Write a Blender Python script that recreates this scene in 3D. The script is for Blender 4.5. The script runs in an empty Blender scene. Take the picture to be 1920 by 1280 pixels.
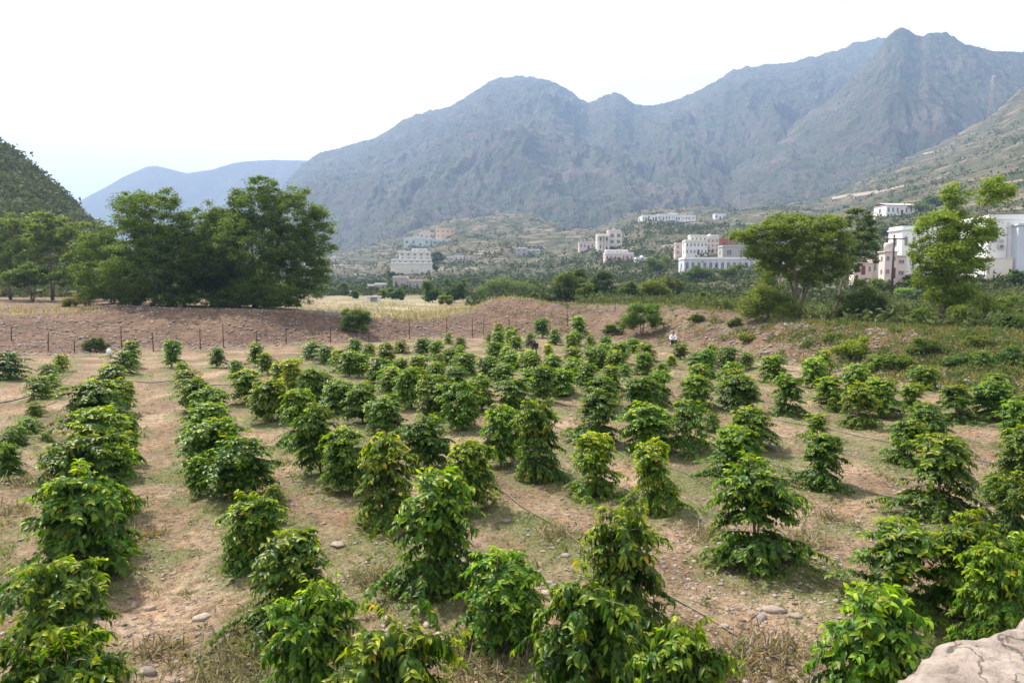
import bpy, bmesh, math, random
import numpy as np
from mathutils import Vector, Matrix
from mathutils.bvhtree import BVHTree
R = math.radians
scene = bpy.context.scene
col = scene.collection

# ---------------------------------------------------------------- camera, sky, sun, exposure
CAM_H, PITCH, FOC = 4.5, R(4.24), 1280.0          # FOC in pixels of the 1920 px wide photograph
cam_data = bpy.data.cameras.new('camera')
cam = bpy.data.objects.new('camera', cam_data); col.objects.link(cam)
cam.location = (0, 0, CAM_H); cam.rotation_euler = (R(90) - PITCH, 0, 0)
cam_data.sensor_width = 36; cam_data.lens = 36 * FOC / 1920
cam_data.clip_start = .1; cam_data.clip_end = 30000
scene.camera = cam

SUN_AZ, SUN_EL = R(-46), R(54)                    # azimuth from +Y (view direction), negative = left
world = bpy.data.worlds.new("World"); scene.world = world; world.use_nodes = True
wn = world.node_tree; bgn = wn.nodes['Background']
skyt = wn.nodes.new('ShaderNodeTexSky'); skyt.sky_type = 'NISHITA'; skyt.sun_disc = False
skyt.sun_elevation = SUN_EL; skyt.sun_rotation = SUN_AZ
skyt.altitude = 600; skyt.air_density = 1.0; skyt.dust_density = 10.0; skyt.ozone_density = 1.0
tcw = wn.nodes.new('ShaderNodeTexCoord'); mpw = wn.nodes.new('ShaderNodeMapping'); mpw.inputs['Scale'].default_value = (1.0, 1.0, 3.5)
wn.links.new(tcw.outputs['Generated'], mpw.inputs['Vector'])
cln = wn.nodes.new('ShaderNodeTexNoise'); cln.inputs['Scale'].default_value = 1.6; cln.inputs['Detail'].default_value = 6; cln.inputs['Roughness'].default_value = .55
wn.links.new(mpw.outputs[0], cln.inputs['Vector'])
clr = wn.nodes.new('ShaderNodeValToRGB'); clr.color_ramp.elements[0].position = .35; clr.color_ramp.elements[0].color = (5.4, 5.45, 5.6, 1); clr.color_ramp.elements[1].position = .65; clr.color_ramp.elements[1].color = (7.2, 7.2, 7.25, 1)
wn.links.new(cln.outputs['Fac'], clr.inputs[0])
clm = wn.nodes.new('ShaderNodeMix'); clm.data_type = 'RGBA'; clm.inputs[0].default_value = .70       # thin veil of high cloud
wn.links.new(skyt.outputs[0], clm.inputs[6]); wn.links.new(clr.outputs[0], clm.inputs[7]); wn.links.new(clm.outputs[2], bgn.inputs[0]); bgn.inputs[1].default_value = 0.13
sl = bpy.data.lights.new('sun', 'SUN'); sl.energy = 5.0; sl.angle = R(1.5); sl.color = (1, .93, .82)
sun = bpy.data.objects.new('sun', sl); col.objects.link(sun)
sdir = Vector((math.sin(SUN_AZ) * math.cos(SUN_EL), math.cos(SUN_AZ) * math.cos(SUN_EL), math.sin(SUN_EL)))
sun.rotation_euler = sdir.to_track_quat('Z', 'Y').to_euler(); sun.location = (0, -5, 60)
scene.view_settings.view_transform = 'Standard'; scene.view_settings.look = 'None'
scene.view_settings.gamma = 1.0; scene.view_settings.use_curve_mapping = False
scene.view_settings.exposure = 0.92
try:
    scene.cycles.max_bounces = 6; scene.cycles.diffuse_bounces = 2; scene.cycles.transmission_bounces = 3
    scene.cycles.transparent_max_bounces = 8; scene.cycles.volume_bounces = 0
    scene.cycles.sample_clamp_indirect = 4.0; scene.cycles.use_denoising = True
except Exception: pass

# ---------------------------------------------------------------- helpers
def tag(o, label=None, cat=None, group=None, kind=None):
    if label: o['label'] = label
    if cat: o['category'] = cat
    if group: o['group'] = group
    if kind: o['kind'] = kind
    return o

def empty(name, loc=(0, 0, 0), rz=0.0):
    o = bpy.data.objects.new(name, None); col.objects.link(o)
    o.location = loc; o.rotation_euler = (0, 0, rz); o.empty_display_size = .2
    return o

def link(name, me, mat=None, parent=None):
    o = bpy.data.objects.new(name, me); col.objects.link(o)
    if mat is not None and not me.materials: me.materials.append(mat)
    if parent is not None: o.parent = parent
    return o

def np_mesh(name, verts, faces, smooth=False):
    """verts (N,3), faces (M,k) all with the same k"""
    verts = np.asarray(verts, dtype=np.float32); faces = np.asarray(faces, dtype=np.int32)
    me = bpy.data.meshes.new(name)
    me.vertices.add(len(verts)); me.vertices.foreach_set('co', verts.ravel())
    k = faces.shape[1]
    me.loops.add(faces.size); me.loops.foreach_set('vertex_index', faces.ravel())
    me.polygons.add(len(faces))
    me.polygons.foreach_set('loop_start', np.arange(0, faces.size, k, dtype=np.int32))
    if smooth: me.polygons.foreach_set('use_smooth', np.ones(len(faces), dtype=bool))
    me.update(calc_edges=True); me.validate()
    return me

def attr_f(me, name, vals):
    a = me.attributes.new(name, 'FLOAT', 'POINT'); a.data.foreach_set('value', np.asarray(vals, dtype=np.float32))

class MB:
    """collects simple shapes and links them as ONE mesh object"""
    def __init__(self): self.v = []; self.f = []; self.s = []
    def add(self, v, f, smooth=False):
        n = len(self.v); self.v += [tuple(p) for p in v]; self.f += [tuple(i + n for i in q) for q in f]
        self.s += [smooth] * len(f)
    def box(self, x0, x1, y0, y1, z0, z1):
        v = [(x0,y0,z0),(x1,y0,z0),(x1,y1,z0),(x0,y1,z0),(x0,y0,z1),(x1,y0,z1),(x1,y1,z1),(x0,y1,z1)]
        self.add(v, [(0,3,2,1),(4,5,6,7),(0,1,5,4),(1,2,6,5),(2,3,7,6),(3,0,4,7)])
    def tube(self, pts, rad, n=7, cap=True):
        pts = [Vector(p) for p in pts]
        if not hasattr(rad, '__len__'): rad = [rad] * len(pts)
        rings = []; up = Vector((0.13, .21, .97))
        for i, p in enumerate(pts):
            d = (pts[min(i+1, len(pts)-1)] - pts[max(i-1, 0)])
            d = d.normalized() if d.length > 1e-9 else Vector((0,0,1))
            a = d.cross(up); a = a.normalized() if a.length > 1e-3 else d.cross(Vector((1,0,0))).normalized()
            b = d.cross(a)
            rings.append([p + (a*math.cos(2*math.pi*k/n) + b*math.sin(2*math.pi*k/n))*rad[i] for k in range(n)])
        v = [q for r in rings for q in r]; f = []
        for i in range(len(pts)-1):
            for k in range(n):
                f.append((i*n+k, i*n+(k+1)%n, (i+1)*n+(k+1)%n, (i+1)*n+k))
        if cap: f.append(tuple(range(n))[::-1]); f.append(tuple((len(pts)-1)*n+k for k in range(n)))
        self.add(v, f, True)
    def lathe(self, prof, n=16, c=(0,0,0)):
        v = []; f = []
        for r, z in prof:
            for k in range(n):
                a = 2*math.pi*k/n; v.append((c[0]+r*math.cos(a), c[1]+r*math.sin(a), c[2]+z))
        for i in range(len(prof)-1):
            for k in range(n): f.append((i*n+k, i*n+(k+1)%n, (i+1)*n+(k+1)%n, (i+1)*n+k))
        self.add(v, f, True)
    def mesh(self, name):
        me = bpy.data.meshes.new(name); me.from_pydata(self.v, [], self.f); me.update()
        me.polygons.foreach_set('use_smooth', np.array(self.s, dtype=bool))
        return me
    def build(self, name, mat, parent=None): return link(name, self.mesh(name), mat, parent)

# numpy gradient noise ------------------------------------------------
def _hash(ix, iy, seed):
    h = (ix.astype(np.int64) * 374761393 + iy.astype(np.int64) * 668265263 + seed * 1442695041) & 0xffffffff
    h = ((h ^ (h >> 13)) * 1274126177) & 0xffffffff
    return ((h ^ (h >> 16)) & 0xffff) / 65535.0
def perlin(x, y, seed=0):
    ix = np.floor(x); iy = np.floor(y); fx = x - ix; fy = y - iy
    ux = fx*fx*fx*(fx*(fx*6-15)+10); uy = fy*fy*fy*(fy*(fy*6-15)+10)
    def g(ax, ay, dx, dy):
        a = _hash(ax, ay, seed) * 2 * np.pi
        return np.cos(a)*dx + np.sin(a)*dy
    n00 = g(ix, iy, fx, fy); n10 = g(ix+1, iy, fx-1, fy); n01 = g(ix, iy+1, fx, fy-1); n11 = g(ix+1, iy+1, fx-1, fy-1)
    return ((n00*(1-ux)+n10*ux)*(1-uy) + (n01*(1-ux)+n11*ux)*uy) * 1.5
def fbm(x, y, oct=4, seed=0, gain=.5, ridged=False):
    s = 0; a = 1.0; t = 0
    for o in range(oct):
        n = perlin(x * 2.03**o + 17.3*o, y * 2.03**o - 9.1*o, seed + o)
        if ridged: n = 1 - 2*np.abs(n)
        s = s + n*a; t += a; a *= gain
    return s / t
def sstep(a, b, x):
    t = np.clip((x - a)/(b - a), 0, 1); return t*t*(3-2*t)

# photo pixel -> direction; tools to put real things where the photo shows them
CP, SP = math.cos(PITCH), math.sin(PITCH)
def ray(px, py):
    x = (px - 960)/FOC; y = (640 - py)/FOC
    return Vector((x, CP + y*SP, -SP + y*CP))
def at_depth(px, py, Y):
    d = ray(px, py); return Vector((0, 0, CAM_H)) + d * (Y / d.y)
def uz(px, py, Y):
    p = at_depth(px, py, Y); return p.x / Y, p.z
def at_ground(px, py, z=0.0):
    d = ray(px, py); return Vector((0, 0, CAM_H)) + d * ((z - CAM_H)/d.z)

# node material helper
def new_mat(name):
    m = bpy.data.materials.new(name); m.use_nodes = True
    nt = m.node_tree; return m, nt, nt.nodes['Principled BSDF']
def N(nt, typ, **kw):
    n = nt.nodes.new(typ)
    for k, v in kw.items():
        if k == 'inp':
            for i, val in v.items():
                if hasattr(val, 'is_output') or hasattr(val, 'links'): nt.links.new(val, n.inputs[i])
                else: n.inputs[i].default_value = val
        else: setattr(n, k, v)
    return n
def ramp(nt, fac, stops, interp='LINEAR'):
    n = nt.nodes.new('ShaderNodeValToRGB'); n.color_ramp.interpolation = interp
    while len(n.color_ramp.elements) < len(stops): n.color_ramp.elements.new(.5)
    for e, (p, c) in zip(n.color_ramp.elements, stops):
        e.position = p; e.color = tuple(c) + (1,) if len(c) == 3 else c
    nt.links.new(fac, n.inputs[0]); return n.outputs[0]
def mix(nt, fac, a, b, mode='MIX'):
    n = nt.nodes.new('ShaderNodeMix'); n.data_type = 'RGBA'; n.blend_type = mode
    for sock, val in ((n.inputs[0], fac), (n.inputs[6], a), (n.inputs[7], b)):
        if hasattr(val, 'links'): nt.links.new(val, sock)
        elif hasattr(val, '__len__'): sock.default_value = tuple(val) + ((1,) if len(val) == 3 else ())
        else: sock.default_value = val
    return n.outputs[2]
def noise(nt, scale, detail=4, rough=.6, vec=None, dist=0.0):
    n = nt.nodes.new('ShaderNodeTexNoise'); n.inputs['Scale'].default_value = scale
    n.inputs['Detail'].default_value = detail; n.inputs['Roughness'].default_value = rough
    n.inputs['Distortion'].default_value = dist
    if vec is not None: nt.links.new(vec, n.inputs['Vector'])
    return n.outputs['Fac']
def bump(nt, b, h, strength=.5, dist=.05):
    n = nt.nodes.new('ShaderNodeBump'); n.inputs['Strength'].default_value = strength
    n.inputs['Distance'].default_value = dist; nt.links.new(h, n.inputs['Height'])
    nt.links.new(n.outputs[0], b.inputs['Normal']); return n
def obj_vec(nt): return nt.nodes.new('ShaderNodeTexCoord').outputs['Object']
def attr(nt, name):
    n = nt.nodes.new('ShaderNodeAttribute'); n.attribute_name = name; return n.outputs['Fac']
def flat_mat(name, c, rough=.8, var=.12, scale=3.0, metallic=0.0, bumpy=0.0):
    m, nt, b = new_mat(name); v = obj_vec(nt); n = noise(nt, scale, 5, .6, v)
    nt.links.new(ramp(nt, n, [(.3, [x*(1-var) for x in c]), (.7, [min(1, x*(1+var)) for x in c])]), b.inputs['Base Color'])
    b.inputs['Roughness'].default_value = rough; b.inputs['Metallic'].default_value = metallic
    if bumpy: bump(nt, b, noise(nt, scale*6, 4, .6, v), bumpy, .02)
    return m

# ---------------------------------------------------------------- terrain tables (real depths in metres, heights read off the photo)
FOOT = [(-500,672),(0,667),(140,664),(240,658),(400,656),(480,650),(540,647),(620,644),(700,641),(760,637),(840,633),(890,634),
        (960,632),(1020,631),(1065,632),(1100,640),(1180,646),(1260,652),(1330,664),(1400,672),(1480,683),(1560,696),(1640,710),(1720,722),(1800,730),(1920,742),(2400,790)]
CREST = [(-500,62,586),(0,60,590),(150,62,588),(230,63,573),(350,64,579),(500,64,582),(600,66,587),(700,68,594),(800,72,597),(880,76,585),
         (920,78,562),(960,79,557),(1000,79,563),(1050,79,571),(1100,78,573),(1200,72,573),(1300,62,577),(1400,56,588),(1480,51,603),
         (1600,46,611),(1760,42,621),(1920,40,627),(2400,38,640)]
DEP = [95,130,180,250,350,500,700,1000]
FARY = {-500:(565,552,540,520,500,470,430,400), 0:(562,553,547,540,530,515,500,480), 200:(562,554,550,546,540,525,505,480),
  400:(563,557,553,549,542,528,505,480), 600:(570,563,556,550,543,530,510,490), 700:(572,565,558,551,543,525,495,470),
  770:(576,567,560,550,540,508,475,445), 830:(578,568,560,550,540,505,455,425), 900:(576,566,558,550,535,500,450,412),
  1000:(566,561,556,548,530,490,450,408), 1060:(567,560,552,540,512,480,450,437), 1130:(565,556,548,528,498,468,445,432),
  1200:(565,556,545,525,490,450,418,405), 1300:(567,556,540,520,482,447,416,400), 1400:(572,557,535,508,478,442,411,398),
  1480:(582,560,530,505,478,438,405,394), 1560:(580,550,522,500,462,430,398,376), 1650:(575,524,500,455,406,385,357,332),
  1750:(572,521,490,440,395,362,322,288), 1850:(552,504,465,415,368,330,280,234), 1920:(548,495,450,400,348,300,240,170),
  2400:(530,460,410,350,280,200,120,60)}
def _tab(rows, Yof):
    u = []; z = []
    for px, Y, py in rows:
        a, b = uz(px, py, Y); u.append(a); z.append(b)
    return np.array(u), np.array(z)
_fp = [at_ground(px, py) for px, py in FOOT]
FU = np.array([p.x/p.y for p in _fp]); FY = np.array([p.y for p in _fp])
CU, CZ = _tab(CREST, None); CYd = np.array([r[1] for r in CREST], float)
KX = sorted(FARY); TU = []; TZ = []
for k, Y in enumerate(DEP):
    a, b = _tab([(px, Y, FARY[px][k]) for px in KX], None); TU.append(a); TZ.append(b)

def ground_base(U, Y):
    """U, Y arrays (u = X/W); returns height without the small roughness, and bank mask"""
    fy = np.interp(U, FU, FY); cy = np.interp(U, CU, CYd); cz = np.interp(U, CU, CZ)
    wob = 1.6*perlin(U*11.0, Y*0 + 3.1, 5) + .8*perlin(U*31.0, Y*0 + 1.1, 6)
    fy = fy + wob*.5; cy = cy + wob*.7
    t = np.clip((Y - fy)/np.maximum(cy - fy, 1), 0, 1)
    z = cz * (t*t*(3-2*t)*.6 + t*.4)
    bank = np.where((t > 0) & (t < 1), 1.0, 0.0)
    zs = [cz] + [np.interp(U, TU[k], TZ[k]) for k in range(len(DEP))]
    ys = [cy] + [np.full_like(U, d) for d in DEP]
    zs.append(np.maximum(zs[-1]*.25, 0)); ys.append(np.full_like(U, 1800.)); zs.append(U*0 - 20.); ys.append(np.full_like(U, 6800.))
    for k in range(len(ys)-1):
        m = (Y > ys[k]) & (Y <= ys[k+1])
        tt = (Y - ys[k])/(ys[k+1] - ys[k])
        z = np.where(m, zs[k] + (zs[k+1] - zs[k])*tt, z)
    return z, t, bank
def WID(Y): return np.sqrt(Y*Y + 36.0)

uu = np.concatenate([np.linspace(-1.5, -.84, 40, endpoint=False), np.linspace(-.84, .84, 640), np.linspace(.84, 1.5, 41)[1:]])
yy = np.concatenate([np.linspace(-14, 5.5, 30, endpoint=False), np.exp(np.linspace(math.log(5.5), math.log(85), 660)),
                     np.exp(np.linspace(math.log(85), math.log(1300), 230))[1:], np.exp(np.linspace(math.log(1300), math.log(6800), 16))[1:]])
UU, YY = np.meshgrid(uu, yy)
XX = UU * WID(YY)
Z0, TT, BANK = ground_base(UU, YY)
# roughness
near = sstep(140, 40, YY)
Zg = Z0.copy()
field = (TT <= 0)
Zg += near*.10*fbm(XX*.16, YY*.16, 3, 11)
Zg += sstep(70, 20, YY)*(.034*fbm(XX*1.3, YY*1.3, 4, 21, .6) + .020*fbm(XX*6, YY*6, 4, 31, .7))
bankw = np.clip(TT*6, 0, 1)*np.clip((1-TT)*5, .25, 1)*sstep(160, 60, YY)
Zg += bankw*(.20*fbm(XX*.55, YY*.55, 4, 41, .6) + .14*fbm(XX*2.1, YY*1.8, 3, 51, .7, True))
farw = sstep(90, 300, YY)
_wx = XX + 18*fbm(XX*.02, YY*.02, 3, 63)
Zg += farw*np.minimum(YY*.014, 12)*fbm(_wx*.014, YY*.004, 4, 61, .5, True)
Zg += farw*np.minimum(YY*.003, 2)*fbm(XX*.05, YY*.02, 3, 71, .6)
# the two mounds of spoil on the bank and the sharp foot of the cut bank on the left
def zat(U, Y): pass
nr, nc = UU.shape
verts = np.stack([XX, YY, Zg], -1).reshape(-1, 3)
ii = (np.arange(nr-1)[:, None]*nc + np.arange(nc-1)[None, :]).ravel()
faces = np.stack([ii, ii+1, ii+nc+1, ii+nc], -1)
ground_me = np_mesh('ground', verts, faces, True)
attr_f(ground_me, 'bank', (np.clip(TT*8, 0, 1)).ravel())
def ground_z(x, y):
    """height of the ground mesh at world x, y by bilinear lookup"""
    w = math.sqrt(y*y + 36.0); u = x/w
    j = int(np.searchsorted(uu, u)) - 1; i = int(np.searchsorted(yy, y)) - 1
    j = min(max(j, 0), nc-2); i = min(max(i, 0), nr-2)
    a = (u - uu[j])/(uu[j+1]-uu[j]); b = (y - yy[i])/(yy[i+1]-yy[i])
    return float((Zg[i,j]*(1-a)+Zg[i,j+1]*a)*(1-b) + (Zg[i+1,j]*(1-a)+Zg[i+1,j+1]*a)*b)
def ground_hit(px, py, y0=6.0):
    """where the line of sight through a photo pixel meets the ground"""
    d = ray(px, py); d = d/d.y; y = y0
    while y < 1400:
        if CAM_H + d.z*y < ground_z(d.x*y, y):
            lo, hi = y/1.02, y
            for _ in range(12):
                m = (lo+hi)/2
                if CAM_H + d.z*m < ground_z(d.x*m, m): hi = m
                else: lo = m
            return Vector((d.x*hi, hi, ground_z(d.x*hi, hi)))
        y *= 1.01
    return None
def on_ground(px, Y):
    """a point on the ground at forward distance Y in photo column px"""
    x = (px-960)/FOC*Y
    return Vector((x, Y, ground_z(x, Y)))

# mountains -------------------------------------------------------------
def mountain(name, pts, Yf, Yc, zf, amp, seed, L, exp_=1.2, nu=420, nt_=150, fine=1.0, kind='structure'):
    P = [uz(px, py, Yc) for px, py in pts]
    pu = np.array([p[0] for p in P]); pz = np.array([p[1] for p in P])
    U = np.linspace(pu[0], pu[-1], nu); T = np.concatenate([np.linspace(0, 1, nt_), np.linspace(1, 1.6, nt_//4)[1:]])
    UG, TG = np.meshgrid(U, T)
    c = np.interp(UG, pu, pz)
    Y = Yf + (Yc - Yf)*TG
    X = UG*Y
    g = np.where(TG <= 1, TG**exp_, 1 - (TG-1)*1.3)
    H = np.maximum(c - zf, 1)
    wx = X + L*.35*fbm(X/L*.8, Y/L*.8, 3, seed+9)
    r1 = fbm(wx/L, Y/(L*2.2), 5, seed, .55, True)
    r2 = fbm(wx/(L*.28), Y/(L*.5), 4, seed+3, .55, True)
    env = np.clip(np.sin(np.pi*np.clip(TG, 0, 1.0)), 0, 1)**.7
    env = np.where(TG > 1, .3, env)
    z = zf + H*g + H*amp*(r1-.15)*env + H*amp*.16*r2*(.25+env*.75)
    z += fine*(2.2*fbm(X/16, Y/16, 3, seed+5) + 1.0*fbm(X/5, Y/7, 2, seed+6))*np.minimum(1, H/60)
    edge = np.minimum(1, np.minimum((UG-U[0]), (U[-1]-UG))/((U[-1]-U[0])*.03))
    nr_, nc_ = UG.shape
    v = np.stack([X, Y, z], -1).reshape(-1, 3)
    i = (np.arange(nr_-1)[:, None]*nc_ + np.arange(nc_-1)[None, :]).ravel()
    me = np_mesh(name, v, np.stack([i, i+1, i+nc_+1, i+nc_], -1), True)
    return me, (U, T, X, Y, z)

def rock_mat(name, rock, rock2, shrub, spot, cover, patch=120., bumpy=.0, dry=None):
    m, nt, b = new_mat(name); v = obj_vec(nt)
    base = ramp(nt, noise(nt, 1/patch, 6, .65, v), [(.35, rock), (.5, rock2), (.66, [x*1.25 for x in rock])])
    fine_ = noise(nt, 1/(spot*1.2), 5, .75, v)
    base = mix(nt, ramp(nt, fine_, [(.36, (0,0,0)), (.66, (1,1,1))]), mix(nt, 1.0, base, (.62,.62,.62), 'MULTIPLY'), base)
    if dry: base = mix(nt, ramp(nt, noise(nt, 1/(patch*.5), 5, .7, v), [(.52, (0,0,0)), (.62, (1,1,1))]), base, dry)
    vo = nt.nodes.new('ShaderNodeTexVoronoi'); vo.inputs['Scale'].default_value = 1/spot; nt.links.new(v, vo.inputs['Vector'])
    s1 = ramp(nt, vo.outputs['Distance'], [(.30, (1,1,1)), (.44, (0,0,0))])
    big = ramp(nt, noise(nt, 1/(spot*7), 4, .6, v), [(cover-.1, (0,0,0)), (cover+.12, (1,1,1))])
    big2 = ramp(nt, noise(nt, 1/(spot*1.6), 4, .7, v), [(cover-.03, (0,0,0)), (cover+.04, (1,1,1))])
    f = mix(nt, 1.0, s1, big, 'MULTIPLY'); f = mix(nt, 1.0, f, mix(nt, 1.0, big, big2, 'MULTIPLY'), 'LIGHTEN')
    sh = ramp(nt, noise(nt, 1/(spot*2.5), 3, .6, v), [(.35, shrub), (.65, [shrub[0]*1.9, shrub[1]*1.7, shrub[2]*1.4])])
    nt.links.new(mix(nt, f, base, sh), b.inputs['Base Color'])
    b.inputs['Roughness'].default_value = .95; b.inputs['Specular IOR Level'].default_value = .1
    bump(nt, b, noise(nt, 1/(spot*1.1), 6, .7, v), .6, spot*.3)
    return m
MAIN = [(400,500),(450,450),(500,390),(540,340),(565,312),(590,293),(612,284),(640,277),(700,261),(760,228),(800,212),(830,207),(870,188),(900,169),(918,158),(935,152),(980,148),
        (1012,149),(1032,153),(1050,160),(1075,174),(1090,190),(1105,197),(1130,186),(1155,178),(1172,184),(1190,197),(1225,200),(1260,190),(1300,176),(1350,150),(1400,128),(1450,121),
        (1500,114),(1550,108),(1580,97),(1610,82),(1660,74),(1720,120),(1800,220),(1900,330)]
SPUR = [(1060,480),(1150,432),(1240,392),(1300,362),(1350,325),(1400,291),(1450,256),(1500,227),(1560,188),(1600,150),(1640,104),(1662,72),(1676,59),(1690,54),(1703,58),
        (1714,66),(1728,70),(1744,62),(1760,67),(1790,77),(1820,86),(1870,99),(1900,98),(1940,99),(2050,120),(2300,180),(2600,260)]
FARM = [(-300,440),(60,402),(145,379),(200,350),(235,330),(255,322),(275,313),(292,311),(310,315),(350,325),(400,318),(430,308),(455,303),(510,300),(570,301),(640,310),(760,350),(900,420)]
LEFT = [(-900,60),(-500,110),(-200,185),(-60,245),(0,272),(25,284),(42,292),(55,310),(75,326),(100,343),(120,362),(145,386),(165,408),(190,440),(215,490),(245,540)]
m_far = rock_mat('hazy_slope', (.11,.085,.075), (.08,.068,.06), (.05,.06,.04), 14., .5, 300)
m_mtn = rock_mat('mountain_rock', (.135,.098,.082), (.074,.058,.052), (.034,.045,.026), 9., .44, 180)
m_spur = rock_mat('mountain_spur_rock', (.140,.104,.086), (.078,.062,.055), (.034,.046,.026), 7., .45, 120)
m_left = rock_mat('wooded_slope', (.22,.185,.15), (.17,.145,.12), (.035,.055,.02), 3.0, .40, 40)
me, _ = mountain('mountain', FARM, 2500, 3500, -10, .08, 101, 420, 1.3, 260, 70); tag(link('mountain', me, m_far), kind='structure')
me, MAINZ = mountain('mountain', MAIN, 950, 2400, 0, .15, 201, 380, 1.25, 980, 340, 2.6); tag(link('mountain', me, m_mtn), kind='structure')
me, SPURZ = mountain('mountain', SPUR, 900, 1700, 0, .14, 301, 270, 1.3, 820, 300, 2.2); tag(link('mountain', me, m_spur), kind='structure')
me, LEFTZ = mountain('hill', LEFT, 105, 230, 0, .10, 401, 60, 1.15, 300, 120, .5); tag(link('hill', me, m_left), kind='structure')

def ground_mat():
    m, nt, b = new_mat('ground_soil'); v = obj_vec(nt)
    geo = nt.nodes.new('ShaderNodeNewGeometry'); sep = nt.nodes.new('ShaderNodeSeparateXYZ'); nt.links.new(geo.outputs['Position'], sep.inputs[0])
    soil = ramp(nt, noise(nt, .35, 6, .62, v, .4), [(.30, (.105,.070,.043)), (.44, (.175,.122,.078)), (.56, (.245,.177,.117)), (.70, (.34,.26,.18))])
    red = ramp(nt, noise(nt, .9, 5, .6, v, .8), [(.50, (0,0,0)), (.68, (1,1,1))])
    soil = mix(nt, mix(nt, 1.0, red, (.38,.38,.38), 'MULTIPLY'), soil, (.30,.155,.085))
    cl = ramp(nt, noise(nt, 7, 6, .72, v), [(.36, (.36,.33,.31)), (.50, (.95,.95,.95)), (.68, (1.45,1.42,1.38))])
    soil = mix(nt, 1.0, soil, cl, 'MULTIPLY')
    fin = ramp(nt, noise(nt, 38, 5, .75, v), [(.36, (.35,.33,.31)), (.5, (1,1,1)), (.70, (1.3,1.3,1.32))])
    soil = mix(nt, 1.0, soil, fin, 'MULTIPLY')
    # gravel: small grey stones in the surface
    vo = nt.nodes.new('ShaderNodeTexVoronoi'); vo.inputs['Scale'].default_value = 17; nt.links.new(v, vo.inputs['Vector'])
    pick = ramp(nt, noise(nt, 1.1, 4, .65, v), [(.50, (0,0,0)), (.66, (1,1,1))])
    st = mix(nt, 1.0, ramp(nt, vo.outputs['Distance'], [(.20, (1,1,1)), (.34, (0,0,0))]), pick, 'MULTIPLY')
    stc = mix(nt, .55, (.33,.29,.27), vo.outputs['Color'], 'MULTIPLY')
    soil = mix(nt, st, soil, mix(nt, .5, stc, (.36,.31,.28)))
    # dry straw coloured litter and low green cover, where the attribute says so
    g = attr(nt, 'green')
    gr = ramp(nt, noise(nt, 9, 5, .75, v), [(.35, (.060,.075,.030)), (.55, (.13,.14,.06)), (.72, (.23,.21,.11))])
    gm = nt.nodes.new('ShaderNodeMath'); gm.operation = 'MULTIPLY_ADD'; nt.links.new(noise(nt, 5, 5, .75, v), gm.inputs[0]); gm.inputs[1].default_value = 1.6; gm.inputs[2].default_value = -.8
    ga = nt.nodes.new('ShaderNodeMath'); ga.operation = 'ADD'; nt.links.new(g, ga.inputs[0]); nt.links.new(gm.outputs[0], ga.inputs[1])
    gf = ramp(nt, ga.outputs[0], [(.18, (0,0,0)), (.58, (.92,.92,.92))])
    near_ = mix(nt, gf, soil, gr)
    # bank: loose lilac-brown rubble
    rub = ramp(nt, noise(nt, 1.7, 7, .78, v, .3), [(.30, (.075,.058,.048)), (.46, (.110,.072,.050)), (.60, (.170,.118,.085)), (.74, (.30,.235,.185))])
    rub = mix(nt, 1.0, rub, ramp(nt, noise(nt, .22, 4, .6, v), [(.35, (.75,.70,.70)), (.65, (1.15,1.08,1.0))]), 'MULTIPLY')
    rb = mix(nt, ramp(nt, noise(nt, .5, 5, .7, v), [(.46, (0,0,0)), (.62, (.7,.7,.7))]), rub, (.15,.135,.075))
    rub = mix(nt, attr(nt, 'right'), rub, rb)
    c = mix(nt, attr(nt, 'bank'), near_, rub)
    # plateau and valley floor
    straw = ramp(nt, noise(nt, .11, 6, .7, v), [(.32, (.10,.11,.05)), (.44, (.17,.15,.085)), (.56, (.27,.235,.155)), (.70, (.38,.34,.25))])
    c = mix(nt, attr(nt, 'plateau'), c, straw)
    vb = ramp(nt, noise(nt, .035, 6, .7, v), [(.36, (.042,.052,.027)), (.48, (.075,.074,.045)), (.58, (.120,.098,.070)), (.71, (.19,.15,.112))])
    vs = ramp(nt, noise(nt, .16, 5, .75, v), [(.40, (.5,.56,.42)), (.58, (1,1,1))])
    vb = mix(nt, 1.0, vb, vs, 'MULTIPLY')
    mp = nt.nodes.new('ShaderNodeMapping'); mp.inputs['Scale'].default_value = (.010, .006, .30); nt.links.new(v, mp.inputs['Vector'])
    tb = ramp(nt, noise(nt, 1.0, 3, .55, mp.outputs[0], .5), [(.54, (0,0,0)), (.58, (1,1,1)), (.61, (1,1,1)), (.66, (0,0,0))])
    vb = mix(nt, mix(nt, 1.0, tb, ramp(nt, noise(nt, .02, 3, .6, v), [(.45, (0,0,0)), (.6, (.8,.8,.8))]), 'MULTIPLY'), vb, (.24,.195,.15))
    c = mix(nt, attr(nt, 'slope'), c, vb)
    nt.links.new(c, b.inputs['Base Color']); b.inputs['Roughness'].default_value = .95; b.inputs['Specular IOR Level'].default_value = .15
    bump(nt, b, noise(nt, 16, 6, .75, v), .7, .05)
    return m
ground = tag(link('ground', ground_me, ground_mat()), kind='structure')

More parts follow.
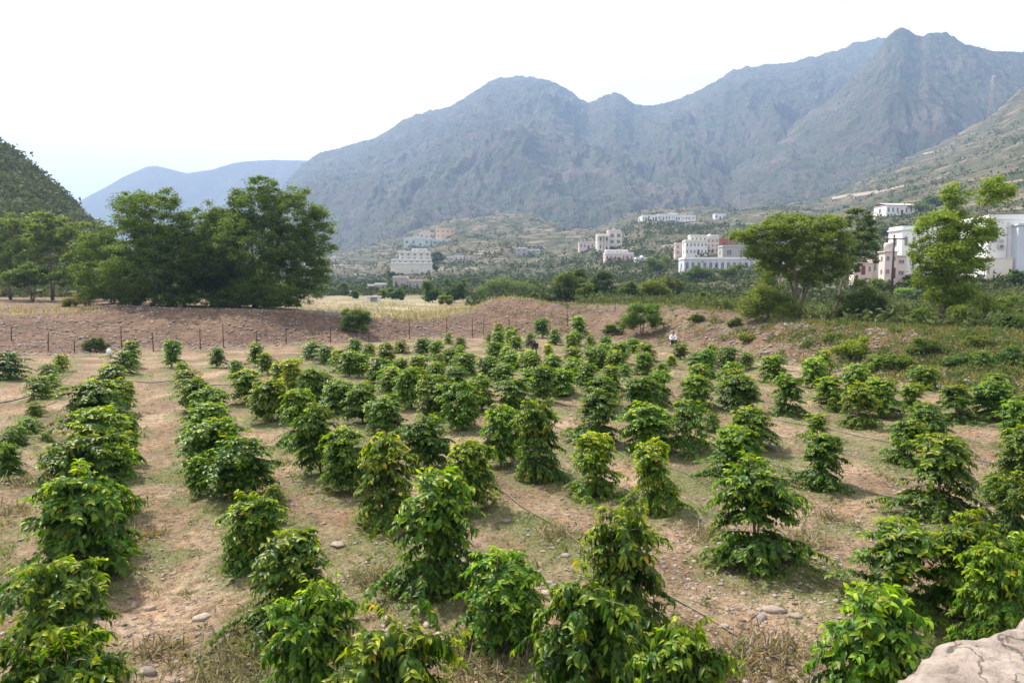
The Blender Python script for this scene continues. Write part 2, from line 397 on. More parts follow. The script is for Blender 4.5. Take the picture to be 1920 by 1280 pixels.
# ---------------------------------------------------------------- leaves
def leaf_mat(name, dark, mid, young, transl=.32, rough=.42, yellow=None, use_objcol=True, spec=.32):
    m = bpy.data.materials.new(name); m.use_nodes = True; nt = m.node_tree; b = nt.nodes['Principled BSDF']
    rnd = attr(nt, 'rnd'); leaf_tone = attr(nt, 'leaf_tone')
    c = ramp(nt, rnd, [(0, dark), (.75, mid), (1, [min(1, q*1.35) for q in mid])])
    c = mix(nt, leaf_tone, c, young)
    if yellow:
        c = mix(nt, ramp(nt, rnd, [(.991, (0,0,0)), (.995, (1,1,1))]), c, yellow)
    if use_objcol:
        oi = nt.nodes.new('ShaderNodeObjectInfo')
        c = mix(nt, 1.0, c, oi.outputs['Color'], 'MULTIPLY')
    nt.links.new(c, b.inputs['Base Color']); b.inputs['Roughness'].default_value = rough
    b.inputs['Specular IOR Level'].default_value = spec
    tr = nt.nodes.new('ShaderNodeBsdfTranslucent'); tc = mix(nt, 1.0, c, (1.9, 1.75, .75), 'MULTIPLY')
    nt.links.new(tc, tr.inputs['Color'])
    ms = nt.nodes.new('ShaderNodeMixShader'); ms.inputs[0].default_value = transl
    nt.links.new(b.outputs[0], ms.inputs[1]); nt.links.new(tr.outputs[0], ms.inputs[2])
    nt.links.new(ms.outputs[0], nt.nodes['Material Output'].inputs['Surface'])
    return m
COFFEE = leaf_mat('coffee_leaf', (.014,.046,.004), (.070,.165,.008), (.42,.54,.015), .46, .42, (.50,.34,.03))
TREE_D = leaf_mat('acacia_leaf', (.045,.085,.018), (.080,.135,.026), (.15,.21,.045), .42, .6, use_objcol=True, spec=.2)
TREE_L = leaf_mat('fresh_leaf', (.075,.115,.022), (.135,.190,.034), (.24,.30,.055), .45, .55, use_objcol=True, spec=.25)
BARK = flat_mat('bark', (.13,.095,.07), .9, .3, 8, bumpy=.4)
STEM = flat_mat('coffee_stem', (.20,.125,.075), .85, .25, 20)
GRASS = leaf_mat('grass_blade', (.075,.095,.030), (.14,.17,.05), (.34,.30,.15), .3, .6, use_objcol=False, spec=.2)
DRY = leaf_mat('dry_grass_blade', (.17,.145,.095), (.27,.235,.16), (.40,.37,.28), .3, .7, use_objcol=False, spec=.1)

def unit(v): return v/np.maximum(np.linalg.norm(v, axis=-1, keepdims=True), 1e-9)
def leaves_mesh(name, P, D, Nn, L, Wd, leaf_tone, rnd, droop=.35, detail=True):
    """P base points, D direction, Nn rough normal; curved folded blades"""
    D = unit(D); S = unit(np.cross(D, Nn)); U = unit(np.cross(S, D))
    L = L[:, None]; Wd = Wd[:, None]; n = len(P)
    def sp(t): return P + D*L*t - U*L*droop*t*t
    fold = U*Wd*.28
    if detail:
        s0 = sp(0); s1 = sp(.34); s2 = sp(.70); s3 = sp(1.0)
        l1 = s1 + S*Wd*.5 + fold; r1 = s1 - S*Wd*.5 + fold; l2 = s2 + S*Wd*.42 + fold*.8; r2 = s2 - S*Wd*.42 + fold*.8
        V = np.stack([s0, s1, s2, s3, l1, r1, l2, r2], 1).reshape(-1, 3)
        tri = np.array([[0,1,4],[0,5,1],[1,2,6],[1,6,4],[1,7,2],[1,5,7],[2,3,6],[2,7,3]]); k = 8
    else:
        s0 = sp(0); s3 = sp(1.0); m_ = sp(.45)
        V = np.stack([s0, m_ + S*Wd*.5, s3, m_ - S*Wd*.5], 1).reshape(-1, 3)
        tri = np.array([[0,1,2],[0,2,3]]); k = 4
    F = (tri[None] + (np.arange(n)*k)[:, None, None]).reshape(-1, 3)
    me = np_mesh(name, V, F, detail)
    attr_f(me, 'leaf_tone', np.repeat(leaf_tone, k)); attr_f(me, 'rnd', np.repeat(rnd, k))
    return me

# ---------------------------------------------------------------- coffee shrub
def coffee_parts(seed, lod, style):
    """style: 'dome' closed crown, 'tiered' open lower storeys, 'slim', 'open' few splayed limbs, 'low' young"""
    rg = np.random.default_rng(seed); h = 1.0     # unit height, scaled when placed
    P = []; D = []; NN = []; A = []; stem = MB()
    lean = rg.normal(0, .03, 2)
    stem.tube([(0,0,-.06), (lean[0]*.3, lean[1]*.3, .3), (lean[0], lean[1], .62), (lean[0]*1.3, lean[1]*1.2, .93)], [.017,.014,.010,.004], 6)
    nst = rg.integers(1, 3)
    stems = [(0.0, 0.0, lean, 1.0)]
    for _ in range(nst):
        a = rg.uniform(0, 6.28); q = np.array([math.cos(a), math.sin(a)])*rg.uniform(.07, .15)
        stems.append((0, 0, q, rg.uniform(.86, .98)))
        stem.tube([(0,0,.02), (q[0]*.6, q[1]*.6, .3), (q[0], q[1], .6), (q[0]*1.15, q[1]*1.15, .88)], [.011,.010,.008,.003], 5)
    prof = {'dome':  [(0,.13),(.12,.25),(.25,.33),(.45,.36),(.65,.35),(.80,.31),(.92,.21),(1,.08)],
            'tiered':[(0,.20),(.10,.42),(.22,.46),(.36,.33),(.50,.30),(.66,.31),(.80,.28),(.93,.17),(1,.07)],
            'slim':  [(0,.12),(.15,.22),(.30,.26),(.50,.25),(.70,.23),(.85,.19),(1,.07)],
            'open':  [(0,.25),(.12,.44),(.28,.42),(.40,.30),(.55,.30),(.72,.30),(.88,.22),(1,.06)],
            'low':   [(0,.25),(.2,.42),(.45,.48),(.7,.40),(.88,.26),(1,.1)]}[style]
    zz, rr = zip(*prof)
    zmin = {'dome':.20,'tiered':.10,'slim':.22,'open':.14,'low':.15}[style]
    nb = {'dome':165,'tiered':165,'slim':115,'open':100,'low':90}[style]
    step = .024 if lod == 0 else .044
    brm = MB()
    ph1, ph2 = rg.uniform(0, 6.28, 2)
    for k in range(nb):
        sx, sy, q, sc = stems[rg.integers(0, len(stems))]
        z0 = zmin + (sc*.97 - zmin)*((k+.5)/nb)**.85 + rg.normal(0, .012)
        z0 = min(z0, sc)
        if rg.uniform() < {'tiered':.75,'open':.85,'dome':.12,'slim':.4,'low':0}[style]*math.exp(-((z0-.38)/.08)**2): continue
        a = k*2.39996 + rg.normal(0, .3)
        r = np.interp(z0, zz, rr)*rg.uniform(.58, 1.18)*(1 + .20*math.sin(2*a + ph1 + 5*z0) + .13*math.sin(3*a + ph2 - 9*z0))
        if z0 < .35 and rg.uniform() < .22: r *= 1.3
        out = np.array([math.cos(a), math.sin(a), 0.])
        top = sstep(.45, 1.0, z0)
        rise = .15 + .55*top + rg.normal(0, .08)
        sag = .34 + .10*top + rg.uniform(0, .12)
        base = np.array([q[0]*min(1, z0/.6), q[1]*min(1, z0/.6), z0])
        n = max(2, int(r*1.08/step))
        ts = (np.arange(n) + .8)/n
        pts = base + out*(r*ts)[:, None]*(1-.06*ts[:, None]) + np.array([0,0,1.])*(rise*r*ts - sag*r*ts*ts*1.1)[:, None]
        if k % 2 == 0 or z0 < .45:
            pp = [base] + [pts[min(n-1, int(n*f))] for f in (.4, .75)] + [pts[-1]]
            brm.tube(pp, [.0045,.0035,.0025,.0012], 3, False)
        side = np.array([-out[1], out[0], 0.])
        for s in (-1, 1):
            start = 0 if z0 > .5 else int(n*rg.uniform(.05, .35))
            idx = np.arange(start, n)
            if len(idx) == 0: continue
            tt = ts[idx]
            P.append(pts[idx] + rg.normal(0, .004, (len(idx), 3)))
            d = side*s*.75 + out*(.35 + .35*tt[:, None]) + np.array([0,0,-1.])*(.04 + .42*rg.uniform(.0, 1, (len(idx), 1))) + rg.normal(0, .22, (len(idx), 3))
            d += np.array([0,0,.55])*(top*(tt[:, None] > .8))
            D.append(d); NN.append(np.array([0,0,1.]) + out*.55 + rg.normal(0, .28, (len(idx), 3)))
            ag = np.clip(sstep(.68, 1.0, tt)*(.35 + .65*top)*rg.uniform(.1, 1.0, len(idx)) + .45*sstep(.82, 1.0, z0)*rg.uniform(.2, 1, len(idx)), 0, 1)  # young tip leaves, plus yellow highlights painted in towards the shrub top
            A.append(ag)
        # secondary twig
        if lod == 0 and r > .16 and rg.uniform() < .75 or lod == 1 and rg.uniform() < .4:
            j = int(n*rg.uniform(.3, .7)); s = rg.choice([-1, 1]); nn = max(2, n//2)
            t2 = (np.arange(nn)+1)/nn; d2 = unit(out + side*s*.9)
            p2 = pts[j] + d2*(r*.5*t2)[:, None] + np.array([0,0,1.])*(.10*r*t2 - .25*r*t2*t2)[:, None]
            for s2 in (-1, 1):
                P.append(p2); D.append(side*s2*.6 + d2*.5 + np.array([0,0,-.45]) + rg.normal(0, .22, (nn, 3)))
                NN.append(np.array([0,0,1.]) + out*.5 + rg.normal(0, .28, (nn, 3)))
                A.append(np.clip(sstep(.7, 1.0, t2)*(.2+.6*top)*rg.uniform(0, 1, nn), 0, 1))
    P = np.concatenate(P); D = np.concatenate(D); NN = np.concatenate(NN); A = np.concatenate(A)
    n = len(P)
    big = 1.0 if lod == 0 else 1.38
    L = rg.uniform(.044, .076, n)*big*(1 - .25*A); W = L*rg.uniform(.42, .54, n)*(1.0 if lod == 0 else 1.15)
    me = leaves_mesh('foliage', P, D, NN, L, W, A, rg.uniform(0, 1, n), .42, lod == 0)
    me.materials.append(COFFEE)
    sm = stem.mesh('stem'); sm.materials.append(STEM)
    bm_ = brm.mesh('branches'); bm_.materials.append(STEM)
    rad = np.percentile(np.hypot(P[:, 0], P[:, 1]), 88)
    return me, sm, bm_, rad*2*1.12
STY = ['dome','tiered','slim','open','low']
CACHE = {}
def coffee_variant(lod, style, k):
    key = (lod, style, k)
    if key not in CACHE: CACHE[key] = coffee_parts(1000 + 97*STY.index(style) + 13*k + 5*lod, lod, style)
    return CACHE[key]

# (x centre, top y, base y, width px, style, tint)   tint: n normal, y yellow-green, d dark, p pale/greyish
SH = """
18 657 712 60 low d|95 678 708 40 low n|112 661 700 26 low y|78 703 750 50 low n|98 700 728 32 low n|70 752 782 34 low y|57 780 815 48 low n|28 797 838 44 low n|15 826 900 46 dome n|88 804 824 22 low y
245 636 690 28 slim d|232 656 702 54 low d|213 681 735 42 dome y|224 707 775 40 dome y|193 712 815 92 dome n|152 753 792 28 low n|188 760 895 128 dome n|240 772 868 40 tiered n|160 812 970 150 dome n|226 838 955 66 tiered n|150 872 1085 178 tiered d|214 905 1035 84 tiered n|106 1051 1300 196 dome n|100 1174 1530 232 dome n
322 634 690 28 slim d|342 677 715 24 low y|357 690 728 50 low y|362 706 775 46 dome n|388 722 808 60 dome n|395 752 838 84 dome n|408 783 885 112 dome n|456 815 932 112 dome n|374 850 930 58 slim n|476 920 1062 118 tiered n|514 904 975 52 low n|536 998 1178 155 tiered n|594 1085 1400 166 tiered n|727 1176 1560 222 dome n
405 649 690 28 slim d|438 673 712 26 slim n|471 691 757 50 dome n|508 708 790 54 dome y|560 728 838 70 tiered n|602 753 888 80 dome n|662 800 925 92 dome n|725 811 985 112 tiered y|803 875 1108 166 tiered n|940 1031 1212 148 dome n|1100 1080 1410 196 dome n|1302 1187 1590 200 dome n
478 638 688 25 slim d|503 658 702 26 slim n|524 671 730 30 dome y|552 669 735 36 dome y|583 689 762 40 dome n|600 697 756 44 dome n|637 710 774 50 dome n|680 716 794 54 dome d|726 740 815 60 dome n|803 775 882 90 dome d|878 817 958 96 dome n|1187 938 1205 150 tiered n|1608 1092 1420 210 tiered n
585 636 674 36 low d|612 644 682 32 low d|633 652 688 24 low n|655 657 708 34 dome n|680 660 707 32 dome n|709 665 718 42 dome n|734 686 742 38 dome n|772 687 767 46 dome n|815 700 784 54 dome n|868 712 806 60 dome n|940 752 870 72 dome n|1012 742 897 92 tiered n|1112 808 930 92 tiered y|1228 828 962 96 tiered y|1416 856 1062 158 tiered n|1662 970 1150 176 open n|1850 1010 1250 120 tiered n
660 632 664 30 low d|690 641 667 24 low y|753 668 702 26 dome n|782 662 702 32 dome n|817 674 714 40 dome n|855 682 724 38 dome n|905 698 770 44 dome n|965 702 772 56 dome n|1112 725 830 78 tiered n|1218 747 848 92 tiered n|1293 742 846 76 open n|1402 755 838 84 dome n|1390 793 900 128 tiered n|1532 808 912 92 tiered n|1755 810 970 150 tiered n|1802 957 1165 128 dome n|1905 985 1190 116 dome n
1532 768 822 52 open n|1698 778 872 78 tiered n|1735 750 822 70 dome n|1898 880 1005 76 tiered n|1866 885 940 60 low n|1905 790 905 84 dome n|1908 750 845 58 dome n|1918 737 800 40 dome n
842 621 647 18 low n|863 629 652 22 low n|936 603 634 18 low y|915 624 644 16 low y|936 620 652 20 dome n|966 613 640 18 low y|967 627 657 20 dome n|992 621 652 20 low n|1018 594 634 26 slim d|1040 614 647 22 low n|1088 590 634 28 slim n|1073 624 657 20 dome y|1108 625 652 22 low n|925 638 678 30 dome n|950 647 682 22 dome n|1031 642 677 18 slim y|994 654 704 32 dome n|1038 663 708 30 dome n
845 650 684 30 dome n|823 660 686 20 low y|755 634 662 34 low y|790 631 666 30 dome d|877 657 700 34 dome n|916 664 708 34 dome d|945 676 718 34 dome n|1000 686 730 36 dome n|1053 688 742 46 dome n|1096 675 728 36 dome d|1122 647 692 40 dome n|1157 638 682 34 dome n|1104 645 672 20 low n|1210 641 678 28 dome n|1205 658 702 30 dome n|1150 680 742 34 slim n|1125 702 765 48 dome n|1205 700 782 64 tiered n|1232 688 762 40 dome n|1238 676 712 28 low p|1172 678 707 24 low p
1276 644 674 24 dome n|1256 664 692 20 slim y|1311 656 698 42 dome n|1305 678 728 45 dome n|1308 708 768 50 dome n|1362 648 694 38 dome d|1398 657 692 24 slim d|1375 688 718 30 dome n|1385 699 772 56 dome n|1445 665 718 38 dome n|1475 694 778 50 tiered n|1523 671 730 44 dome n|1557 704 768 45 dome n|1605 684 748 38 dome n|1608 712 800 50 tiered y|1653 703 782 56 dome n|1732 683 730 40 dome n|1712 717 765 40 tiered n|1797 721 795 50 tiered n|1868 708 788 60 dome p|1866 697 730 40 dome n
1335 770 806 30 low n|1262 905 950 34 low n|645 818 868 34 low n|1240 772 800 30 low p|1880 915 985 50 open n|1560 742 772 22 slim y|1640 668 700 26 low n|1845 655 690 34 low d
"""
shr = []
for line in SH.strip().split('\n'):
    for it in line.split('|'):
        t = it.split(); shr.append((float(t[0]), float(t[1]), float(t[2]), float(t[3]), t[4], t[5]))
def place_point(px, py):
    p = ground_hit(px, py, 3.0) if py < 2000 else None
    return p if p is not None else at_ground(px, py)
# row geometry: rows run to the vanishing point at photo column 258
ROWA = math.atan((258-960)/FOC); RU = (math.sin(ROWA), math.cos(ROWA)); RP = (math.cos(ROWA), -math.sin(ROWA))
items = []
for (cx, top, bot, w, sty, tint) in shr:
    p = place_point(cx, bot)
    d = math.hypot(p.x, p.y)
    tp = at_depth(cx, top, p.y)
    h = (tp.z - p.z)*1.0
    wd = w/FOC*p.y*(.94 + .34*float(sstep(13, 24, p.y)) + (.16*float(sstep(13, 8, p.y)) if cx > 300 else 0))
    items.append(dict(p=p, h=h, w=wd, sty=sty, tint=tint, px=cx, py=bot, perp=p.x*RP[0]+p.y*RP[1], along=p.x*RU[0]+p.y*RU[1]))
SP_ = 2.5
p0 = [it for it in items if abs(it['px']-150) < 1 and abs(it['py']-1085) < 1][0]['perp']
rgf = np.random.default_rng(404); extra = []
for r in set(int(round((it['perp'] - p0)/SP_)) for it in items):
    seq = sorted([it for it in items if int(round((it['perp'] - p0)/SP_)) == r], key=lambda q: q['along'])
    for a, b_ in zip(seq[:-1], seq[1:]):
        gap = b_['along'] - a['along']; m_ = (a['along'] + b_['along'])/2; q = (a['perp'] + b_['perp'])/2 + rgf.normal(0, .25)
        if gap < 3.7: continue
        x, y = RU[0]*m_ + RP[0]*q, RU[1]*m_ + RP[1]*q
        if y < 23 or x/y < -.28 or min(math.hypot(x - it['p'].x, y - it['p'].y) for it in items + extra) < 1.15: continue
        if y > np.interp(x/y, FU, FY) - .6: continue
        if any(abs(x/y - q_) < .032 and y > 36 for q_ in (.033, .236)): continue      # keep the two people in view
        extra.append(dict(p=Vector((x, y, ground_z(x, y))), h=rgf.uniform(1.15, 1.6), w=rgf.uniform(.9, 1.35), sty=['dome','tiered','dome','low'][rgf.integers(0, 4)], tint='nnyd'[rgf.integers(0, 4)], px=-1, py=-1, perp=x*RP[0]+y*RP[1], along=x*RU[0]+y*RU[1]))
items += extra; print('infill', len(extra))
for it in items: it['row'] = int(round((it['perp'] - p0)/SP_))
rowset = sorted(set(it['row'] for it in items)); rmin = rowset[0]
ORD = ['first','second','third','fourth','fifth','sixth','seventh','eighth','ninth','tenth','eleventh','twelfth','thirteenth','fourteenth','fifteenth','sixteenth',
       'seventeenth','eighteenth','nineteenth','twentieth','twenty-first','twenty-second','twenty-third','twenty-fourth','twenty-fifth','twenty-sixth','twenty-seventh',
       'twenty-eighth','twenty-ninth','thirtieth','thirty-first','thirty-second','thirty-third','thirty-fourth','thirty-fifth','thirty-sixth','thirty-seventh','thirty-eighth']
rows = {r: [it for it in items if it['row'] == r] for r in rowset}
TINT = {'n': (1, 1, 1, 1), 'y': (1.45, 1.18, .90, 1), 'd': (.70, .82, .95, 1), 'p': (1.15, 1.1, 1.6, 1)}
GROUP = 'coffee shrubs planted in rows across the terraced field'
rgp = np.random.default_rng(5)
protos = {}
nsh = 0
for ri, r in enumerate(rowset):
    seq = sorted(rows[r], key=lambda q: q['along'])
    for k, it in enumerate(seq):
        far = it['p'].y > 27
        sty = it['sty']; key = (1 if far else 0, sty, nsh % (5 if sty in ('dome', 'tiered') else 3))
        fol, stm, brn, wref = coffee_variant(*key)
        rz = rgp.uniform(0, 6.28)
        root = empty('coffee_shrub', it['p'] - Vector((0, 0, .01)), rz)
        h = it['h']; refw = wref*h
        sx = min(1.42, max(.50, it['w']/refw))
        root.scale = (h*sx, h*sx*rgp.uniform(.92, 1.08), h)
        root.rotation_euler = (rgp.normal(0, .05), rgp.normal(0, .05), rz)
        f = link('foliage', fol, None, root); c = TINT[it['tint']]; v = rgp.uniform(.72, 1.12); g = rgp.uniform(.9, 1.15)
        f.color = (c[0]*v*g, c[1]*v, c[2]*v, 1)
        link('stem', stm, None, root)
        if not far: link('branches', brn, None, root)
        hw = 'tall' if h > 1.75 else 'waist-high' if h < 1.25 else 'head-high' if h > 1.55 else 'mid-height'
        look = {'dome': 'round-topped', 'tiered': 'wide-skirted', 'slim': 'narrow', 'open': 'sparse-limbed', 'low': 'low'}[sty]
        colr = {'n': 'green', 'y': 'yellow-green', 'd': 'dark green', 'p': 'greyish green'}[it['tint']]
        if len(seq) == 1: pos = 'alone'
        elif k == 0: pos = 'nearest the camera'
        elif k == len(seq)-1: pos = 'farthest from the camera'
        else: pos = ORD[k] + ' from the camera'
        rowname = 'leftmost row' if ri == 0 else 'rightmost row' if ri == len(rowset)-1 else ORD[ri] + ' row from the left'
        lab = f"{look} {colr} coffee shrub, {pos} in the {rowname}"
        tag(root, lab, 'coffee shrub', GROUP)
        it['done'] = True; nsh += 1
print('shrubs', nsh, 'rows', rmin, rowset[-1], {r: len(rows[r]) for r in rowset})
print('heights', sorted(round(it['h'], 2) for it in items)[:6], sorted(round(it['h'], 2) for it in items)[-6:])

# watering basins round the shrubs and low cross ridges at the far right, worked into the ground sheet
dz = np.zeros_like(Zg)
for it in items:
    x, y = it['p'].x, it['p'].y
    m = (np.abs(YY - y) < 1.6) & (np.abs(XX - x) < 1.6)
    r_ = np.hypot(XX[m]-x, YY[m]-y)
    dz[m] += .055*np.exp(-((r_-.68)/.16)**2)*(1 + .8*fbm(XX[m]*2, YY[m]*2, 2, 500)) - .035*np.exp(-(r_/.42)**2)
_rp = YY/2.7 + .5*fbm(XX*.12, YY*.12, 3, 510)
dz += .16*np.exp(-((np.mod(_rp, 1) - .5)/.10)**2)*sstep(.02, .14, UU)*sstep(20, 27, YY)*(TT <= 0)*(.5 + fbm(XX*.5, YY*.5, 2, 512))
_ru = (XX*RP[0] + YY*RP[1] - p0)/SP_
dz += .05*np.cos(_ru*2*np.pi)*(TT <= 0)*sstep(60, 30, YY)*sstep(0, 6, YY)
Zg += dz
verts[:, 2] = Zg.ravel(); ground_me.vertices.foreach_set('co', verts.astype(np.float32).ravel()); ground_me.update()
for o in bpy.data.objects:
    if o.name.startswith('coffee_shrub'): o.location.z = ground_z(o.location.x, o.location.y) - .015

# ---------------------------------------------------------------- green cover on the field, as an attribute of the soil and as real blades
G = np.zeros_like(XX)
nrm = (YY < 90)
for it in items:
    x, y = it['p'].x, it['p'].y; s = max(.75, it['w']*.85)
    m = (np.abs(YY - y) < s*3) & (np.abs(XX - x) < s*3)
    dd = ((XX[m]-x)**2 + (YY[m]-(y-.15))**2)/(s*s)
    G[m] = np.maximum(G[m], .72*np.exp(-dd*.8))
perp = XX*RP[0] + YY*RP[1]
rowd = np.abs(((perp - p0)/SP_ + .5) % 1 - .5)
gn = fbm(XX*.30, YY*.30, 4, 777, .6)
G = np.clip(G + .34*sstep(.30, .05, rowd)*sstep(-.35, .1, gn) + .45*sstep(.0, .34, gn) - .06, 0, 1)
G *= (TT <= 0.02) * sstep(-30, -2, YY)
G = G * sstep(80, 60, YY)
attr_f(ground_me, 'green', G.ravel())
attr_f(ground_me, 'right', (sstep(.0, .28, UU)).ravel())
attr_f(ground_me, 'plateau', (sstep(.86, 1.0, TT)*np.clip(.12+.85*np.exp(-((UU+.18)/.16)**2) - .2*sstep(.1,.4,UU), 0, 1)).ravel())
attr_f(ground_me, 'slope', (np.maximum(sstep(150, 240, YY), .8*sstep(.86, 1.0, TT)*sstep(0,.2,UU))).ravel())

# ---------------------------------------------------------------- trees and bushes
def tree(name, base_px, Y, blobs, mat, label, cat='tree', group=None, n=9000, leaf=.16, base=None, limbs=True, trunks=1, tr=.16, seed=1,
         flat=.55, clump=None, stub=.0, cover=1.0, splay=.35, rnd_tone=.5, color=(1,1,1,1), foliage='crown'):
    """blobs: crown masses (x, y, rx, ry) measured on the photo, turned into real volumes at depth Y"""
    rg = np.random.default_rng(seed); k = Y/FOC
    b = on_ground(base_px, Y) if base is None else base
    root = empty(name, b - Vector((0, 0, .03))); tag(root, label, cat, group)
    C = []; 
    for (x, y, rx, ry) in blobs:
        p = at_depth(x, y, Y) - b; C.append((p.x, rg.normal(0, .25)*rx*k, p.z, rx*k, ry*k))
    C = np.array(C)
    vol = C[:, 3]*C[:, 4]*(C[:, 3]**.5); vol = vol/vol.sum()
    clump = (clump or max(.35, .13*C[:, 3].mean() + .25))*1.15
    n = int(n*1.7); nc_ = max(14, int(n/(95 if name == 'acacia_tree' else 140))); cl = []
    for i in rg.choice(len(C), nc_, p=vol):
        d = unit(rg.normal(0, 1, 3)); r = rg.uniform(.25, 1.0)**.45
        c = C[i]; q = np.array([c[0] + d[0]*r*c[3]*.93, c[1] + d[1]*r*c[3]*.85, c[2] + d[2]*r*c[4]*.93])
        if q[2] > .15 + stub: cl.append(q)
    cl = np.array(cl); nc_ = len(cl)
    per = max(10, int(n*cover/nc_)); rad = clump*rg.uniform(.45, 1.15, nc_)
    d = rg.normal(0, .5, (nc_, per, 3)); d[..., 2] *= flat
    P = (cl[:, None, :] + d*rad[:, None, None]).reshape(-1, 3)
    ok = P[:, 2] > .03; P = P[ok]; dd = d.reshape(-1, 3)[ok]; m = len(P)
    D = rg.normal(0, 1, (m, 3)); D[:, 2] = D[:, 2]*.5 - .15
    Nn = rg.normal(0, .45, (m, 3)) + np.array([0, 0, .55]) + 1.3*unit(dd)
    L = leaf*rg.uniform(.6, 1.3, m); W = L*rg.uniform(.35, .6, m)
    top = np.clip(dd[:, 2]/max(flat, .1)*.6 + .1, 0, 1)  # leaf colour lightens towards the top of each clump
    me = leaves_mesh(foliage, P, D, Nn, L, W, np.clip(top*rg.uniform(0, 1, m)*rnd_tone*2, 0, 1), rg.uniform(0, 1, m), .2, False)
    f = link(foliage, me, mat, root); f.color = color
    if limbs:
        w = MB(); zc = C[:, 2].mean()
        mains = []
        for t in range(trunks):
            a = 2*math.pi*(t + rg.uniform(0, .6))/trunks
            tgt = np.array([math.cos(a)*splay*abs(C[:, 3].mean()), math.sin(a)*splay*.8*C[:, 3].mean(), zc*.75])
            tgt[0] += (C[:, 0]*vol).sum()*.6
            s0 = np.array([math.cos(a)*tr*.7, math.sin(a)*tr*.7, -.1])*(trunks > 1) + np.array([0, 0, -.1])*(trunks == 1)
            pts = [s0 + (tgt - s0)*f_ + np.array([rg.normal(0, .05), rg.normal(0, .05), .10*math.sin(3.1*f_)])*zc*.35 for f_ in (0, .25, .5, .75, 1)]
            pts[0] = s0
            rr = tr/(trunks**.4)
            w.tube(pts, [rr*1.25, rr, rr*.85, rr*.7, rr*.5], 8)
            mains += [(np.array(q), rr*.6) for q in pts[2:]]
        mp = np.array([q for q, _ in mains])
        subs = []
        for c in C:
            q = np.array([c[0], c[1], c[2]]); 
            cand = np.linalg.norm(mp - q, axis=1) + np.maximum(0, mp[:, 2] - q[2])*2
            j = int(cand.argmin()); s = mp[j]; mid = (s + q)/2 + np.array([rg.normal(0, .05), rg.normal(0, .05), .08])*np.linalg.norm(q - s)
            w.tube([s, mid, q], [mains[j][1]*.8, mains[j][1]*.5, mains[j][1]*.3], 6); subs += [mid, q]
        sp_ = np.array(subs + list(mp))
        for q in cl[rg.permutation(nc_)[:min(nc_, 170)]]:
            j = int((np.linalg.norm(sp_ - q, axis=1) + np.maximum(0, sp_[:, 2] - q[2])*1.5).argmin()); s = sp_[j]
            mid = (s + q)/2 + rg.normal(0, .06, 3)*np.linalg.norm(q - s)
            w.tube([s, mid, q], [tr*.13, tr*.09, tr*.04], 4, False)
        w.build('trunk', BARK, root)
    return root

tree('acacia_tree', 322, 68, [(230,445,72,60),(300,402,62,42),(255,385,45,30),(345,470,70,62),(195,500,52,52),(180,470,34,38),(280,505,80,52),(365,425,46,42),(312,368,26,16),(262,364,22,12),(395,395,26,20),(300,470,60,50),(240,545,60,26),(330,553,55,20),(185,540,36,26),(280,562,60,14)],
     TREE_D, 'broad dark green acacia tree at the left end of the big tree clump', group='dark acacia trees above the rubble bank', n=60000, leaf=.22, trunks=5, tr=.22, seed=3, color=(1.10,1.08,.95,1))
tree('acacia_tree', 478, 70, [(482,388,58,44),(540,402,60,44),(590,432,36,38),(572,497,48,52),(475,462,80,62),(425,425,46,42),(515,540,72,36),(612,458,20,16),(500,350,36,18),(545,365,38,20),(455,372,28,20),(590,395,24,18),(600,520,22,30),(540,470,60,50),(470,545,50,30),(560,550,40,26),(420,480,50,45),(480,566,80,14),(400,562,50,14)],
     TREE_D, 'tallest dark green acacia tree, at the right end of the clump', group='dark acacia trees above the rubble bank', n=64000, leaf=.22, trunks=5, tr=.22, seed=4, color=(1.15,1.12,.90,1))
tree('acacia_tree', 400, 73, [(392,500,64,56),(352,530,52,38),(435,535,56,36),(405,440,45,40),(450,505,45,45),(380,470,50,40)],
     TREE_D, 'shadowed acacia tree in the middle between the two largest acacias', group='dark acacia trees above the rubble bank', n=34000, leaf=.22, trunks=4, tr=.18, seed=5, color=(.98,1.0,.95,1))
tree('acacia_tree', 212, 76, [(205,520,52,40),(170,515,38,38),(240,530,45,32)], TREE_D, 'low acacia at the left foot of the big tree clump', group='dark acacia trees above the rubble bank', n=17000, leaf=.22, trunks=3, tr=.13, seed=6)
for i, (bx, Y, bl, lab, c, nn) in enumerate([
    (100, 92, [(100,420,40,32),(72,440,34,28),(128,455,36,36),(90,470,40,28),(150,430,22,24)], 'light green thorn tree with a forked dark trunk at left', (1.05,1.05,1.0,1), 9000),
    (22, 95, [(20,440,44,42),(5,480,40,38),(45,490,34,30),(-20,450,40,45)], 'bushy green tree at the left edge beneath the wooded hill', (.95,1,1,1), 10000),
    (150, 88, [(150,500,30,30),(130,520,28,20),(165,470,22,24),(175,520,20,18)], 'small thorn tree left of the big acacias', (.95,1,.9,1), 6000),
    (62, 88, [(60,512,34,20),(30,520,28,16),(92,520,22,15)], 'low round bush beneath the thorn trees at left', (.8,.9,.8,1), 5500),
    (-60, 92, [(-60,440,55,55),(-70,500,60,40)], 'tree just outside the left edge of the view', (.9,1,1,1), 7000)]):
    if bx < -20: continue
    tree('thorn_tree', bx, Y, bl, TREE_D, lab, group='trees at the foot of the left hill', n=int(nn*1.25), leaf=.30, trunks=2 + i % 2, tr=.15, seed=20+i, color=(c[0]*1.5, c[1]*1.3, c[2]*1.3, 1), splay=.25)
